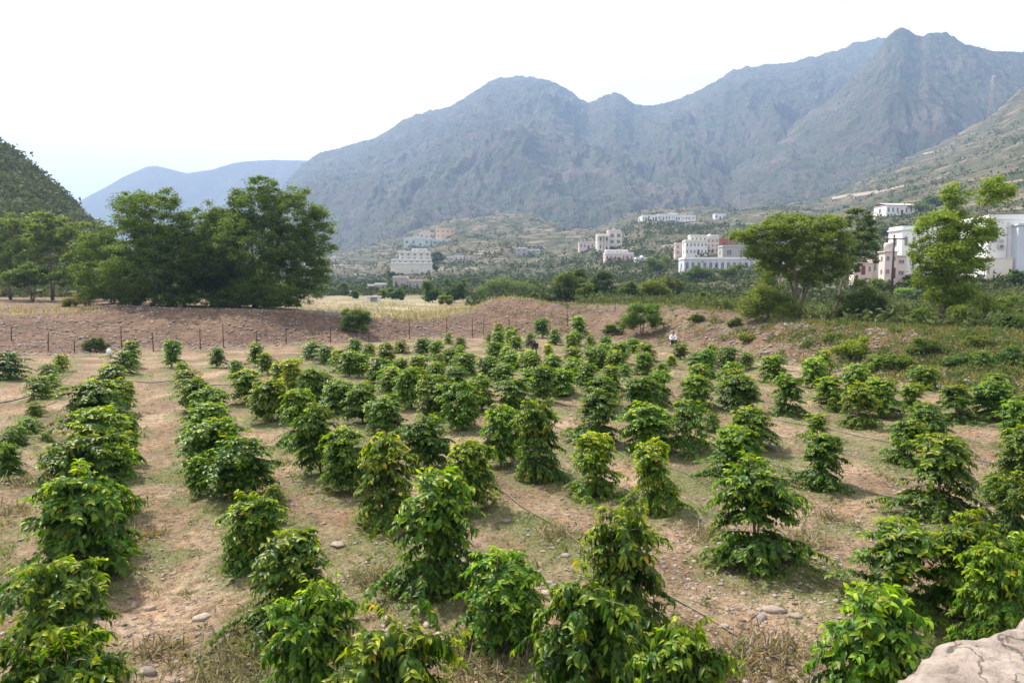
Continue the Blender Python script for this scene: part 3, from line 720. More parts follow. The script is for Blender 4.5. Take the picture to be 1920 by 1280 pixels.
tree('spreading_tree', 1492, 55, [(1500,432,62,30),(1435,440,44,26),(1392,440,22,17),(1560,452,50,36),(1500,474,52,28),(1472,412,30,16),(1545,420,40,18),(1412,470,15,20),(1578,490,26,20),(1520,515,34,20),(1462,475,36,26),(1440,500,26,22),(1490,505,30,20),(1555,505,34,24)],
     TREE_L, 'flat-topped spreading green tree with bare leaning limbs on the right bank', group='trees on the right bank', n=32000, leaf=.19, trunks=4, tr=.24, seed=41, splay=.75, color=(.95,.98,.75,1))
tree('thorn_tree', 1560, 62, [(1612,412,30,24),(1608,455,34,28),(1630,440,18,24),(1598,500,22,20),(1625,395,16,12),(1640,485,18,10)], TREE_L, 'thin dull green tree behind the right side of the spreading tree', group='trees on the right bank', n=7500, leaf=.18, trunks=2, tr=.12, seed=42, color=(.62,.68,.85,1), splay=.5)
tree('upright_tree', 1765, 48, [(1792,364,26,24),(1875,354,32,27),(1752,424,38,32),(1812,440,44,40),(1768,482,48,36),(1815,488,38,38),(1762,540,38,34),(1802,552,34,30),(1840,460,22,36),(1728,470,16,28),(1790,402,20,14),(1735,515,24,24),(1852,370,14,10)],
     TREE_L, 'upright bright green tree with two separate leaf puffs at its top', group='trees on the right bank', n=25000, leaf=.19, trunks=2, tr=.22, seed=43, splay=.12, clump=.5, color=(1.15,1.20,.6,1), flat=.6)
def bush(px, py, Y, w, h, lab, mat=None, color=(1,1,1,1), n=4000, leaf=.14, group=None, seed=1, cat='bush', name='bush', limbs=True):
    g = ground_hit(px, py, 20) if Y is None else on_ground(px, Y)
    if g is None: g = on_ground(px, Y or 60)
    Yd = g.y; p = Vector((0, 0, 0)); k = FOC/Yd
    # centre of the photo patch measured from its ground point
    rg = random.Random(seed); top = py - h
    bl = [(px + w*rg.uniform(-.1, .1), py - h*.48, w*.26, h*.36), (px - w*rg.uniform(.18, .3), py - h*rg.uniform(.25, .4), w*.20, h*.28), (px + w*rg.uniform(.18, .32), py - h*rg.uniform(.25, .42), w*.20, h*.28)]
    for _ in range(4): bl.append((px + w*rg.uniform(-.32, .32), py - h*rg.uniform(.45, .88), w*rg.uniform(.07, .14), h*rg.uniform(.10, .2)))
    return tree(name, px, Yd, bl, mat or TREE_L, lab, cat, group, n=n, leaf=leaf, base=g, trunks=3, tr=.035 + .004*h*Yd/FOC, seed=seed, splay=.3, color=color, clump=max(.2, .12*w*Yd/FOC), limbs=limbs)
BG = 'bushes on the banks beside the field'
bush(1440, 598, None, 118, 88, 'pale green thorny bush left of the spreading tree trunk', color=(.95,.92,.75,1), n=9000, leaf=.15, group=BG, seed=51)
bush(1612, 604, None, 112, 82, 'dull green tangled bush right of the spreading tree trunk', color=(.55,.58,.6,1), n=9000, leaf=.15, group=BG, seed=52)
bush(1842, 612, None, 110, 62, 'bright green spreading bush right of the upright tree', color=(.95,.95,.7,1), n=9000, group=BG, seed=53)
bush(1888, 620, None, 80, 34, 'dark low bush at the edge of the right bank', color=(.5,.6,.6,1), n=5000, group=BG, seed=54)
bush(1725, 612, None, 50, 40, 'small green bush left of the upright tree trunk', color=(.7,.8,.6,1), n=3500, group=BG, seed=55)
bush(666, 628, 62, 62, 62, 'round dark green bush standing in front of the rubble bank', color=(.62,.75,.75,1), n=8000, leaf=.13, group=BG, seed=56, cat='bush')
tree('young_tree', 1203, 60, [(1206,590,34,20),(1178,606,19,13),(1190,574,13,11),(1226,580,14,14),(1232,604,14,12),(1205,565,7,7)], TREE_L, 'small round tree on a short forked stem beside the seated man', group='trees on the right bank', n=10000, leaf=.13, trunks=4, tr=.07, seed=57, splay=.35, color=(.65,.85,.7,1), clump=.4)
bush(1148, 626, None, 40, 24, 'grey-green bush left of the small round tree', color=(.7,.75,.9,1), n=3000, group=BG, seed=58)
bush(1600, 672, None, 76, 40, 'tall bright green weeds at the foot of the right bank', color=(1.25,1.2,.6,1), n=6500, leaf=.13, group=BG, seed=59, name='weed_clump', cat='weeds')
bush(1645, 694, None, 54, 34, 'feathery grey-green weed clump at the foot of the right bank', color=(.95,.95,1.3,1), n=4500, leaf=.10, group=BG, seed=60, name='weed_clump', cat='weeds')
bush(1690, 690, None, 60, 30, 'green weeds behind the coffee row on the right', color=(.75,.85,.55,1), n=4500, leaf=.12, group=BG, seed=61, name='weed_clump', cat='weeds')
bush(1792, 690, None, 58, 30, 'dark teal-green low bush halfway up the right bank', color=(.45,.62,.75,1), n=4500, leaf=.12, group=BG, seed=62)
bush(1895, 685, None, 66, 36, 'dark green low bush halfway up the bank at the right edge', color=(.45,.65,.55,1), n=4500, leaf=.12, group=BG, seed=63)
bush(1730, 664, None, 60, 34, 'olive weeds below the upright tree on the bank', color=(.6,.66,.5,1), n=4000, leaf=.12, group=BG, seed=64, name='weed_clump', cat='weeds')
bush(1830, 650, None, 60, 24, 'sparse brown-green scrub on the bank below the dark bush', color=(.8,.7,.6,1), n=2500, leaf=.12, group=BG, seed=65)
bush(1560, 640, None, 44, 20, 'grey scrub patch on the bank face', color=(.9,.85,1.0,1), n=2200, leaf=.12, group=BG, seed=66)
bush(1400, 640, None, 40, 20, 'yellowish scrub patch on the bank right of the seated man', color=(1.2,1.0,.6,1), n=2000, leaf=.12, group=BG, seed=67)
bush(178, 660, None, 52, 34, 'greyish dead-looking bush at the foot of the left rubble bank', color=(1.0,.85,1.3,1), n=4500, leaf=.10, group=BG, seed=68, mat=TREE_D)
bush(1375, 612, None, 34, 18, 'low green bush on the crest left of the pale thorny bush', color=(.7,.75,.6,1), n=2200, group=BG, seed=69)
bush(1305, 604, None, 36, 20, 'sparse olive bush on the crest above the seated man', color=(.7,.7,.6,1), n=2200, group=BG, seed=70)
bush(140, 575, None, 60, 22, 'dry brown twiggy bush on the left plateau', color=(1.6,1.0,1.1,1), n=3500, group=BG, seed=71, mat=TREE_D)
# valley trees behind the bank
VG = 'trees on the valley floor beyond the bank'
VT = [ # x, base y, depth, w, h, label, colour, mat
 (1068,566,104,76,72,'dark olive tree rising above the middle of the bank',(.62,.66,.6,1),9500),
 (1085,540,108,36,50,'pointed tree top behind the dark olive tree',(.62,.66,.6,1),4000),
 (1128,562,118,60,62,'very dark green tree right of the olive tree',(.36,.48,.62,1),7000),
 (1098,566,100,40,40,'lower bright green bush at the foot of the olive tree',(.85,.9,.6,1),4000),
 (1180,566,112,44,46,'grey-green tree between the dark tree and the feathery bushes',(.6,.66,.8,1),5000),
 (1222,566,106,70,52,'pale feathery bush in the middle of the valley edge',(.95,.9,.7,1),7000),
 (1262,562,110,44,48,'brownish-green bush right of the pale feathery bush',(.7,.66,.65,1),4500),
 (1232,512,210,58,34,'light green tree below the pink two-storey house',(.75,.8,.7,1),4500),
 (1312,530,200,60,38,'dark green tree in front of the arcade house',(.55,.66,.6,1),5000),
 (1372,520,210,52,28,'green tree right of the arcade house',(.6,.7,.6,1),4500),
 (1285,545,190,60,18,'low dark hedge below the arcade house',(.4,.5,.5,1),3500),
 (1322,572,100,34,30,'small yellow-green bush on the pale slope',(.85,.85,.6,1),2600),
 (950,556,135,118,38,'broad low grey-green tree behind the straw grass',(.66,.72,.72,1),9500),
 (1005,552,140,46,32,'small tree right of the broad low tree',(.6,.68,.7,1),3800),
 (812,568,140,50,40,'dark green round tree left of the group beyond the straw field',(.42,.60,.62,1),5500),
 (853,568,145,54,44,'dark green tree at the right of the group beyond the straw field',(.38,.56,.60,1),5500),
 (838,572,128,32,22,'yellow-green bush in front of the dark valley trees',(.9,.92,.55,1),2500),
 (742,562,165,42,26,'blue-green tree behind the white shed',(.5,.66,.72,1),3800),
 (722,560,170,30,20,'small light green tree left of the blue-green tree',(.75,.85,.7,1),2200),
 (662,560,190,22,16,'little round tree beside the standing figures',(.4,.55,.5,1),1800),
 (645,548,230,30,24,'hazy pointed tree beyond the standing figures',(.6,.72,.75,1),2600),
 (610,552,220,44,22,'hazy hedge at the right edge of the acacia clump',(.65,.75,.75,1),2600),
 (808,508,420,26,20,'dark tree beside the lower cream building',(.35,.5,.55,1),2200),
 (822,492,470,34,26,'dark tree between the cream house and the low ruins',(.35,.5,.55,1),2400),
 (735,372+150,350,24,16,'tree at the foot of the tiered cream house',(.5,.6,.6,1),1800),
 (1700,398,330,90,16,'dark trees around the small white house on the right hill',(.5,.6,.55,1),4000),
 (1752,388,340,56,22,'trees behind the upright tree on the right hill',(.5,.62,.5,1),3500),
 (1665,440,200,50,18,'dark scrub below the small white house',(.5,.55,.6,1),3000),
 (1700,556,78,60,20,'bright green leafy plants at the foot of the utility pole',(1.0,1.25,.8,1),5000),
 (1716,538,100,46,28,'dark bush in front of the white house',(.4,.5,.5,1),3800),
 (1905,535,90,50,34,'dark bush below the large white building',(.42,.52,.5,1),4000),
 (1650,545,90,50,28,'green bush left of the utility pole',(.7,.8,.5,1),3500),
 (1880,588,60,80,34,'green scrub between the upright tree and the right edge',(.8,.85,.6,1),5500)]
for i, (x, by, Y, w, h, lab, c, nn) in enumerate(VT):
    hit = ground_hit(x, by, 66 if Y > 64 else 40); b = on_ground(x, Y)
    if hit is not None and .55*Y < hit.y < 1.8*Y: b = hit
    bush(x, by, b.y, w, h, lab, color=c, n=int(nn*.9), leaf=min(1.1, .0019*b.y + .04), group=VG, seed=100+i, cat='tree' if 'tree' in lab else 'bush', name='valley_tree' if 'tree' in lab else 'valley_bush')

rg = np.random.default_rng(78)
# scattered scrub over the hillsides, far too many to count
rg = np.random.default_rng(77)
def scrub(name, pts, size, mat, lab, cards=10, aspect=.75, seed=1):
    rg = np.random.default_rng(seed); n = len(pts)
    P = (pts[:, None, :] + rg.normal(0, 1, (n, cards, 3))*size[:, None, None]*np.array([.42, .42, .30]) + np.array([0, 0, 1.])*(size*.40)[:, None, None]).reshape(-1, 3)
    m = len(P); D = rg.normal(0, 1, (m, 3)); Nn = rg.normal(0, .7, (m, 3)) + np.array([0, -.3, .8])
    L = np.repeat(size, cards)*rg.uniform(.35, .7, m)
    me = leaves_mesh(name, P, D, Nn, L, L*aspect, rg.uniform(0, .5, m)**2, np.repeat(rg.uniform(0, .9, n), cards)*.7 + rg.uniform(0, .3, m), .3, False)
    o = link(name, me, mat); tag(o, lab, 'scrub', kind='stuff'); return o
n = 42000
u = rg.uniform(-.62, .95, n); Y = np.exp(rg.uniform(math.log(95), math.log(1000), n)); x = u*Y
keep = (fbm(x*.012, Y*.012, 4, 88, .6) + .12 + .16*(Y < 350)*(np.abs(u) < .45) > rg.uniform(-.22, .42, n))
keep &= ~((u > .42) & (Y > 280) & (rg.uniform(0, 1, n) < .45))
keep &= ~((np.abs(u + .20) < .14) & (Y < 190)) 
x, Y = x[keep], Y[keep]
pts = np.array([(a, b_, ground_z(a, b_)) for a, b_ in zip(x, Y)])
sz = rg.uniform(.7, 2.2, len(pts))*(.45 + np.minimum(Y, 500)/420)
SCR = leaf_mat('scrub_leaf', (.028,.045,.017), (.055,.078,.028), (.10,.12,.045), .15, .8, use_objcol=False, spec=.1)
scrub('scrub', pts, sz, SCR, 'dark green scrub dotted over the valley slopes', 9, seed=7)
n = 5200
u = rg.uniform(.10, .80, n); cy = np.interp(u, CU, CYd); Y = cy + rg.uniform(2, 60, n); x = u*Y
k = (fbm(x*.09, Y*.09, 3, 33, .6) + .12 > rg.uniform(-.3, .5, n)); x, Y = x[k], Y[k]
scrub('scrub', np.array([(a, b_, ground_z(a, b_) - .05) for a, b_ in zip(x, Y)]), rg.uniform(.25, 1.1, len(x)), leaf_mat('low_scrub_leaf', (.05,.07,.025), (.09,.12,.04), (.17,.18,.08), .25, .8, use_objcol=False, spec=.1), 'low scrub and weeds on the flat ground behind the right bank', 26, .45, seed=12)
n = 3000
u = rg.uniform(.02, .82, n); fy = np.interp(u, FU, FY); cy = np.interp(u, CU, CYd); t = rg.uniform(0, 1.05, n); Y = fy + (cy - fy)*t; x = u*Y
k = fbm(x*.28, Y*.28, 4, 133, .6) + .24*sstep(.2, .6, u) - .14 > rg.uniform(-.1, .6, n); x, Y = x[k], Y[k]
scrub('bank_scrub', np.array([(a, b_, ground_z(a, b_) - .03) for a, b_ in zip(x, Y)]), rg.uniform(.12, .55, len(x)), leaf_mat('bank_weed_leaf', (.045,.070,.022), (.085,.13,.035), (.20,.22,.08), .3, .7, use_objcol=False, spec=.1), 'patchy weeds and low scrub growing over the right bank', 34, .32, seed=14)
def grid_pts(Z, n, seed, umin, umax, tmin=.0, tmax=1.0):
    U, T, X, Y, z = Z; rg = np.random.default_rng(seed)
    iu = rg.uniform(0, len(U)-1.01, n); it_ = rg.uniform(0, (T < 1).sum()-1, n)
    k = (U[iu.astype(int)] > umin) & (U[iu.astype(int)] < umax) & (T[it_.astype(int)] > tmin) & (T[it_.astype(int)] <= tmax)
    i, j = it_[k].astype(int), iu[k].astype(int)
    return np.stack([X[i, j], Y[i, j], z[i, j]], -1)
SCL = leaf_mat('hill_scrub_leaf', (.045,.062,.028), (.085,.105,.045), (.14,.15,.07), .2, .8, use_objcol=False, spec=.1)
pl = grid_pts(LEFTZ, 26000, 5, -.95, -.55, .0); pl = pl[fbm(pl[:, 0]*.03, pl[:, 1]*.03, 4, 7, .6) + .1 > np.random.default_rng(1).uniform(-.4, .4, len(pl))]
scrub('hill_wood', pl, np.random.default_rng(3).uniform(.7, 2.3, len(pl)), SCL, 'dark trees and scrub covering the left hill', 13, seed=8)
pc = grid_pts(LEFTZ, 30000, 6, -.95, -.56, .985)
scrub('hill_wood', pc[:900], np.random.default_rng(4).uniform(1.2, 2.6, len(pc[:900])), SCR, 'small trees along the crest of the left hill', 14, seed=9)
for k_, (Zm, nn, sz0) in enumerate(((MAINZ, 26000, 5.0), (SPURZ, 20000, 3.8))):
    pm = grid_pts(Zm, nn, 60+k_, -.5, .85, .05)
    kp = fbm(pm[:, 0]*.004, pm[:, 1]*.003, 4, 90+k_, .6) > np.random.default_rng(k_).uniform(-.4, .35, len(pm))
    pm = pm[kp]
    scrub('mountain_scrub', pm, np.random.default_rng(6).uniform(.5, 1.5, len(pm))*sz0, SCR, ('scrub scattered over the main mountain face', 'scrub scattered over the right-hand mountain peak')[k_], 5, seed=10+k_)
# crest trees on the mountains

# ---------------------------------------------------------------- stones, grass, hoses
def stone_verts(rg, n_):
    """n_ irregular stones, each a jittered octahedron split once (18 verts, 32 tris)"""
    base = [Vector(p) for p in ((1,0,0),(-1,0,0),(0,1,0),(0,-1,0),(0,0,1),(0,0,-1))]
    fc = [(0,2,4),(2,1,4),(1,3,4),(3,0,4),(2,0,5),(1,2,5),(3,1,5),(0,3,5)]
    vs = [tuple(p) for p in base]; cache = {}; F = []
    def mid(a, b):
        k_ = (min(a, b), max(a, b))
        if k_ not in cache: cache[k_] = len(vs); vs.append(tuple(((base[a]+base[b])/2).normalized()))
        return cache[k_]
    for a, b, c in fc:
        ab, bc, ca = mid(a,b), mid(b,c), mid(c,a); F += [(a,ab,ca),(ab,b,bc),(ca,bc,c),(ab,bc,ca)]
    vs = np.array(vs); F = np.array(F)
    V = vs[None]*(1 + rg.normal(0, .10, (n_, len(vs), 1))) + rg.normal(0, .13, (n_, len(vs), 3))
    return V, F
def stones(name, P, S, mat, lab, seed):
    rg = np.random.default_rng(seed); n_ = len(P)
    V, F = stone_verts(rg, n_)
    V = V*np.stack([rg.uniform(.6, 1.1, n_), rg.uniform(.6, 1.1, n_), rg.uniform(.25, .6, n_)], -1)[:, None, :]*S[:, None, None]
    a = rg.uniform(0, 6.28, n_); ca, sa = np.cos(a)[:, None], np.sin(a)[:, None]
    V = np.stack([V[..., 0]*ca - V[..., 1]*sa, V[..., 0]*sa + V[..., 1]*ca, V[..., 2]], -1) + P[:, None, :]
    k = V.shape[1]
    me = np_mesh(name, V.reshape(-1, 3), (F[None] + (np.arange(n_)*k)[:, None, None]).reshape(-1, 3), False)
    attr_f(me, 'rnd', np.repeat(rg.uniform(0, 1, n_), k))
    o = link(name, me, mat); tag(o, lab, 'gravel', kind='stuff'); return o
sm_, nt, b = new_mat('field_stone'); v = obj_vec(nt)
c = ramp(nt, attr(nt, 'rnd'), [(0, (.12,.10,.09)), (.3, (.27,.22,.185)), (.6, (.31,.24,.185)), (.85, (.20,.185,.18)), (1, (.33,.27,.22))])
c = mix(nt, 1.0, c, ramp(nt, noise(nt, 22, 5, .7, v), [(.3, (.65,.65,.65)), (.7, (1.2,1.2,1.2))]), 'MULTIPLY')
nt.links.new(c, b.inputs['Base Color']); b.inputs['Roughness'].default_value = .9
rg = np.random.default_rng(9)
n = 70000
Y = np.exp(rg.uniform(math.log(6.2), math.log(52), n)); x = rg.uniform(-.86, .86, n)*Y
dens = fbm(x*.35, Y*.35, 4, 99, .6) + .35*sstep(-.3, .5, x/Y) - .05
k = dens > rg.uniform(-.35, .75, n); x, Y = x[k], Y[k]
S = .008 + .016*rg.uniform(0, 1, len(x))**2 + .035*rg.uniform(0, 1, len(x))**9
S *= 1 + Y*.022
stones('gravel', np.array([(a, b_, ground_z(a, b_) + s*.08) for a, b_, s in zip(x, Y, S)]), S, sm_, 'loose gravel and clods strewn over the brown soil', 3)
# rubble on the bank
n = 26000
u = rg.uniform(-.82, .82, n); fy = np.interp(u, FU, FY); cy = np.interp(u, CU, CYd); Y = fy + (cy - fy)*rg.uniform(-.06, 1.05, n); x = u*Y
k = (fbm(x*.4, Y*.4, 4, 98, .6) > rg.uniform(-.6, .25, n)); x, Y = x[k], Y[k]
S = .04 + .14*rg.uniform(0, 1, len(x))**4
stones('rubble', np.array([(a, b_, ground_z(a, b_) + s*.1) for a, b_, s in zip(x, Y, S)]), S, sm_, 'broken rubble covering the face of the bank', 4)
# the larger single stones one can pick out
BS = [(380,1151,.14,'flat grey slab on the bare path near the left rows'),(274,1257,.13,'dark grey stone at the bottom of the bare path'),(282,1132,.08,'dark stone in the middle of the bare path'),
 (634,1018,.15,'dark-edged slab between the second and third rows'),(806,1168,.12,'pale rounded stone pair beside the tall middle shrub'),(824,1188,.10,'grey-blue stone below the pale rounded stone'),
 (728,1154,.10,'small pale block left of the tall middle shrub'),(1024,1106,.11,'dark round stone between two front shrubs'),(1040,1096,.10,'pale stone behind the dark round stone'),
 (1452,1139,.15,'large grey boulder on the gravel at lower right'),(1428,1156,.10,'pale grey stone leaning on the large grey boulder'),(1492,1150,.08,'pinkish stone right of the large grey boulder'),
 (1690,922,.13,'light stone beside the wide right-hand shrub'),(1660,862,.12,'flat pale slab between two right-hand rows'),(1590,694,.42,'big pale boulder at the foot of the right bank'),
 (1566,697,.36,'grey boulder left of the big pale boulder'),(1425,688,.32,'reddish-grey flat boulder behind the right rows'),(1655,703,.36,'dark boulder below the weed clump at right'),
 (1880,716,.34,'layered flat rock at the right edge'),(1830,717,.28,'flat grey rock left of the layered rock'),(965,868,.10,'small stone beside the tallest middle shrub'),(1060,1046,.10,'whitish stone on the grass by the hose'),
 (1880,1088,.14,'brown stone near the right edge shrubs'),(952,980,.11,'loose dark stone on the orange soil')]
for i, (px, py, s, lab) in enumerate(BS):
    g = at_ground(px, py) if py > 760 else ground_hit(px, py, 12)
    rgi = np.random.default_rng(300+i); V, F = stone_verts(rgi, 1); V = V[0]
    V = V*np.array([rgi.uniform(.8, 1.2), rgi.uniform(.6, .9), rgi.uniform(.35, .6)])*s
    me = np_mesh('field_stone', V, F, False); attr_f(me, 'rnd', np.full(len(V), rgi.choice([.3,.5,.85,1.0,.62,.15])))
    o = link('field_stone', me, sm_); o.location = (g.x, g.y, ground_z(g.x, g.y) + s*.04); o.rotation_euler = (0, 0, rgi.uniform(0, 6))
    tag(o, lab, 'stone', 'larger stones lying on the field')

def blades(name, P, H, mat, lab, seed, lean=.45, width=.07, cat='grass'):
    rg = np.random.default_rng(seed); m = len(P)
    D = rg.normal(0, lean, (m, 3)); D[:, 2] = 1
    me = leaves_mesh(name, P, D, rg.normal(0, 1, (m, 3))*np.array([1, 1, .1]), H, H*width*rg.uniform(.7, 1.4, m), rg.uniform(0, 1, m)**1.6, rg.uniform(0, 1, m), .5, False)
    o = link(name, me, mat); tag(o, lab, cat, kind='stuff'); return o
def G_at(x, y):
    w = math.sqrt(y*y+36); j = min(max(int(np.searchsorted(uu, x/w)), 0), nc-1); i = min(max(int(np.searchsorted(yy, y)), 0), nr-1); return G[i, j]
n = 330000
Y = np.exp(rg.uniform(math.log(6.2), math.log(45), n)); x = rg.uniform(-.84, .84, n)*Y
cl_ = fbm(x*2.3, Y*2.3, 3, 55, .6)
gv = np.array([G_at(a, b_) for a, b_ in zip(x, Y)])
k = (gv + cl_*.8 - .18 > rg.uniform(0, .8, n)); x, Y = x[k], Y[k]
print('grass blades', len(x))
H = rg.uniform(.02, .075, len(x))*(1 + Y*.012)
blades('grass', np.array([(a, b_, ground_z(a, b_) - .004) for a, b_ in zip(x, Y)]), H, GRASS, 'thin low green grass under and between the coffee shrubs', 5, .9, .10)
# tufts of dry grass on the field, denser at the lower left and lower centre
TF = [(440,1262,.5),(470,1235,.35),(1480,1240,.35),(1440,1225,.3),(1040,1010,.25),(900,1130,.22),(1500,1010,.3),(300,1215,.2),(1560,975,.25),(860,1230,.3),(520,870,.22),(940,1255,.4),(1180,1215,.3),(620,1240,.3),(280,1000,.2),(45,905,.3),(20,960,.3),(1380,1262,.3),(1340,1010,.3),(705,1080,.25)]
tp = []; th = []
for px, py, s in TF:
    g = at_ground(px, py)
    m = int(900*s)
    a = rg.normal(0, s*.9, (m, 2))
    for q in a: tp.append((g.x+q[0], g.y+q[1], ground_z(g.x+q[0], g.y+q[1])-.005)); th.append(rg.uniform(.08, .24))
blades('dry_grass', np.array(tp), np.array(th), DRY, 'tufts of dry yellow grass on the bare soil', 6, 1.1, .035)
# straw on the plateau and the pale plumes on the crest
n = 60000
u = rg.uniform(-.84, .5, n); cy = np.interp(u, CU, CYd); Y = cy + rg.exponential(14, n) - 2.0; x = u*Y
w = np.exp(-((u+.13)/.11)**2) + .22*(u < -.60) + .02
k = (w*(.5 + fbm(x*.25, Y*.25, 3, 45, .6)) > rg.uniform(0, 1, n)) & (Y < 130); x, Y = x[k], Y[k]
blades('dry_grass', np.array([(a, b_, ground_z(a, b_)-.02) for a, b_ in zip(x, Y)]), rg.uniform(.18, .55, len(x)), DRY, 'pale straw grass along the crest of the bank and the plateau behind', 7, .5, .12)
n = 110000
u = rg.uniform(-.02, .80, n); fy = np.interp(u, FU, FY); cy = np.interp(u, CU, CYd); t = rg.uniform(-.02, 1.2, n); Y = fy + (cy - fy)*t; x = u*Y
w = .25 + .55*sstep(.25, .65, u) + .5*sstep(.85, 1.1, t)
k = (w*.8 + fbm(x*.5, Y*.5, 4, 46, .6)*1.1 - .22 > rg.uniform(.1, 1.0, n)); x, Y = x[k], Y[k]
blades('bank_grass', np.array([(a, b_, ground_z(a, b_)-.02) for a, b_ in zip(x, Y)]), rg.uniform(.08, .40, len(x)), GRASS, 'rough grass and weeds growing on the right bank', 8, .6, .10)

# fallen leaves under the shrubs
P_ = []
for it in items:
    if it['p'].y > 34: continue
    m_ = int(90*min(1.5, it['w']))
    for q in rg.normal(0, it['w']*.5, (m_, 2)): P_.append((it['p'].x+q[0], it['p'].y+q[1]))
P_ = np.array([(a, b_, ground_z(a, b_) + .006) for a, b_ in P_ if b_ > 5.6]); m_ = len(P_)
LITTER = leaf_mat('fallen_leaf', (.10,.06,.035), (.22,.14,.075), (.36,.26,.15), .1, .8, use_objcol=False, spec=.1)
me = leaves_mesh('leaf_litter', P_, rg.normal(0, 1, (m_, 3))*np.array([1,1,.12]), rg.normal(0, .25, (m_, 3)) + np.array([0,0,1.]), rg.uniform(.04, .10, m_), rg.uniform(.015, .04, m_), rg.uniform(0, 1, m_), rg.uniform(0, 1, m_), .2, False)
tag(link('leaf_litter', me, LITTER), 'brown fallen leaves under the coffee shrubs', 'leaf litter', kind='stuff')
# low broad-leaved weeds
n = 5200
Y = np.exp(rg.uniform(math.log(6.2), math.log(55), n)); x = rg.uniform(-.84, .84, n)*Y
gv = np.array([G_at(a, b_) for a, b_ in zip(x, Y)])
k = gv + fbm(x*1.1, Y*1.1, 3, 66, .6)*.8 > rg.uniform(.1, 1.0, n); x, Y = x[k], Y[k]
WEED = leaf_mat('weed_leaf', (.060,.090,.022), (.11,.15,.035), (.24,.24,.07), .35, .6, use_objcol=False, spec=.25)
scrub('weeds', np.array([(a, b_, ground_z(a, b_)-.01) for a, b_ in zip(x, Y)]), rg.uniform(.04, .17, len(x))*(1 + Y*.01), WEED, 'small broad-leaved weeds scattered over the soil', 16, .35, seed=31)
HOSE = flat_mat('hose_plastic', (.055,.045,.04), .5, .3, 5); HOSE2 = flat_mat('dusty_hose', (.16,.13,.11), .7, .25, 4)
rg = np.random.default_rng(12)
def hose(pts, r, mat, lab):
    m = MB(); m.tube([(p[0], p[1], ground_z(p[0], p[1]) + r*.9 + p[2]) for p in pts], r, 6); o = m.build('irrigation_hose', mat); tag(o, lab, 'hose', 'irrigation hoses lying along the rows'); return o
for ri, r in enumerate(rowset[1:-1]):
    pr = p0 + r*SP_; pts = []
    a0 = min(q['along'] for q in rows[r]) - 1.5; a1 = max(q['along'] for q in rows[r])
    a0 = max(a0, 5.0)
    ph = rg.uniform(0, 6); s = a0
    while s < a1:
        o_ = .22*math.sin(s*.55 + ph) + .10*math.sin(s*1.9 + ph*2) + .22
        pts.append((RU[0]*s + RP[0]*(pr+o_), RU[1]*s + RP[1]*(pr+o_), rg.uniform(0, .012))); s += .8
    if len(pts) > 3: hose(pts, .012 + .002*(ri % 2), HOSE2 if ri % 3 else HOSE, f'thin irrigation hose lying along the {ORD[ri+1]} row of shrubs from the left')
hp = [at_ground(px, py) for px, py in ((-30,760),(0,753),(50,741),(112,728),(150,726),(200,718),(245,716),(300,718),(360,719),(440,722),(520,735),(600,745))]
P2 = []
for a, b_ in zip(hp[:-1], hp[1:]):
    for f_ in (0, .33, .66): q = a.lerp(b_, f_); P2.append((q.x + rg.normal(0,.02), q.y + rg.normal(0,.03), 0))
hose(P2, .028, HOSE, 'thick black supply hose crossing the bare path between the rows')
hp = [at_ground(px, py) for px, py in ((1712,1138),(1745,1155),(1775,1168),(1815,1180))]
hose([(p.x, p.y, .03) for p in hp], .030, HOSE, 'thick dark pipe lying on the soil beside the lower right shrubs')

# support sticks -------------------------------------------------------
STICK = flat_mat('dry_stick', (.42,.36,.28), .9, .25, 10)
for i, (a, b_, lab) in enumerate([((175,1210),(172,1235),'thin bare stick standing in the nearest left shrub'),((1556,1100),(1556,1065),'thin upright stick on the grass patch at right centre'),((5,905),(14,880),'leaning stick under the small left-edge shrub')]):
    g = at_ground(*a); Y = g.y; t = at_depth(b_[0], b_[1], Y + .02)
    m = MB(); z0 = ground_z(g.x, g.y) - .02; hgt = max(.35, t.z - z0)
    m.tube([(0,0,0), ((t.x-g.x)*.5 + .01, 0, hgt*.5), (t.x-g.x, .03, hgt)], [.010,.008,.006], 6)
    o = m.build('plant_stick', STICK); o.location = (g.x, g.y, z0); tag(o, lab, 'stick', 'sticks standing in the field')

# ---------------------------------------------------------------- wire fence along the foot of the bank
RUST = flat_mat('rusty_iron', (.045,.026,.020), .8, .3, 12); WIRE = flat_mat('fence_wire', (.12,.10,.09), .6, .2, 9, metallic=.5)
FP = [(22,638,14),(90,657,34),(140,662,16),(228,654,42),(288,659,36),(376,656,40),(419,652,46),(482,649,30),(537,645,32),(620,643,38),(692,641,14),(768,636,40),(838,628,33),(886,632,40),(907,628,33),(955,612,24),(1065,612,36),(1153,584,26)]
fr = empty('wire_fence', on_ground(482, 56)); tag(fr, 'rusty post and wire fence running along the foot of the rubble bank', 'fence')
inv = fr.location; tops = []
for i, (px, py, hpx) in enumerate(FP):
    g = ground_hit(px, py, 20) or on_ground(px, 58); h = min(1.9, max(.9, hpx/FOC*g.y))
    m = MB(); dx, dy = rg.normal(0, .05), rg.normal(0, .05)
    m.tube([(0,0,-.25), (dx*.5, dy*.5, h*.5), (dx, dy, h)], [.038,.036,.034], 6); m.box(dx-.045, dx+.045, dy-.012, dy+.012, h-.16, h-.13)
    o = m.build('fence_post', RUST, fr); o.location = g - inv; tops.append((g + Vector((dx, dy, 0)), h))
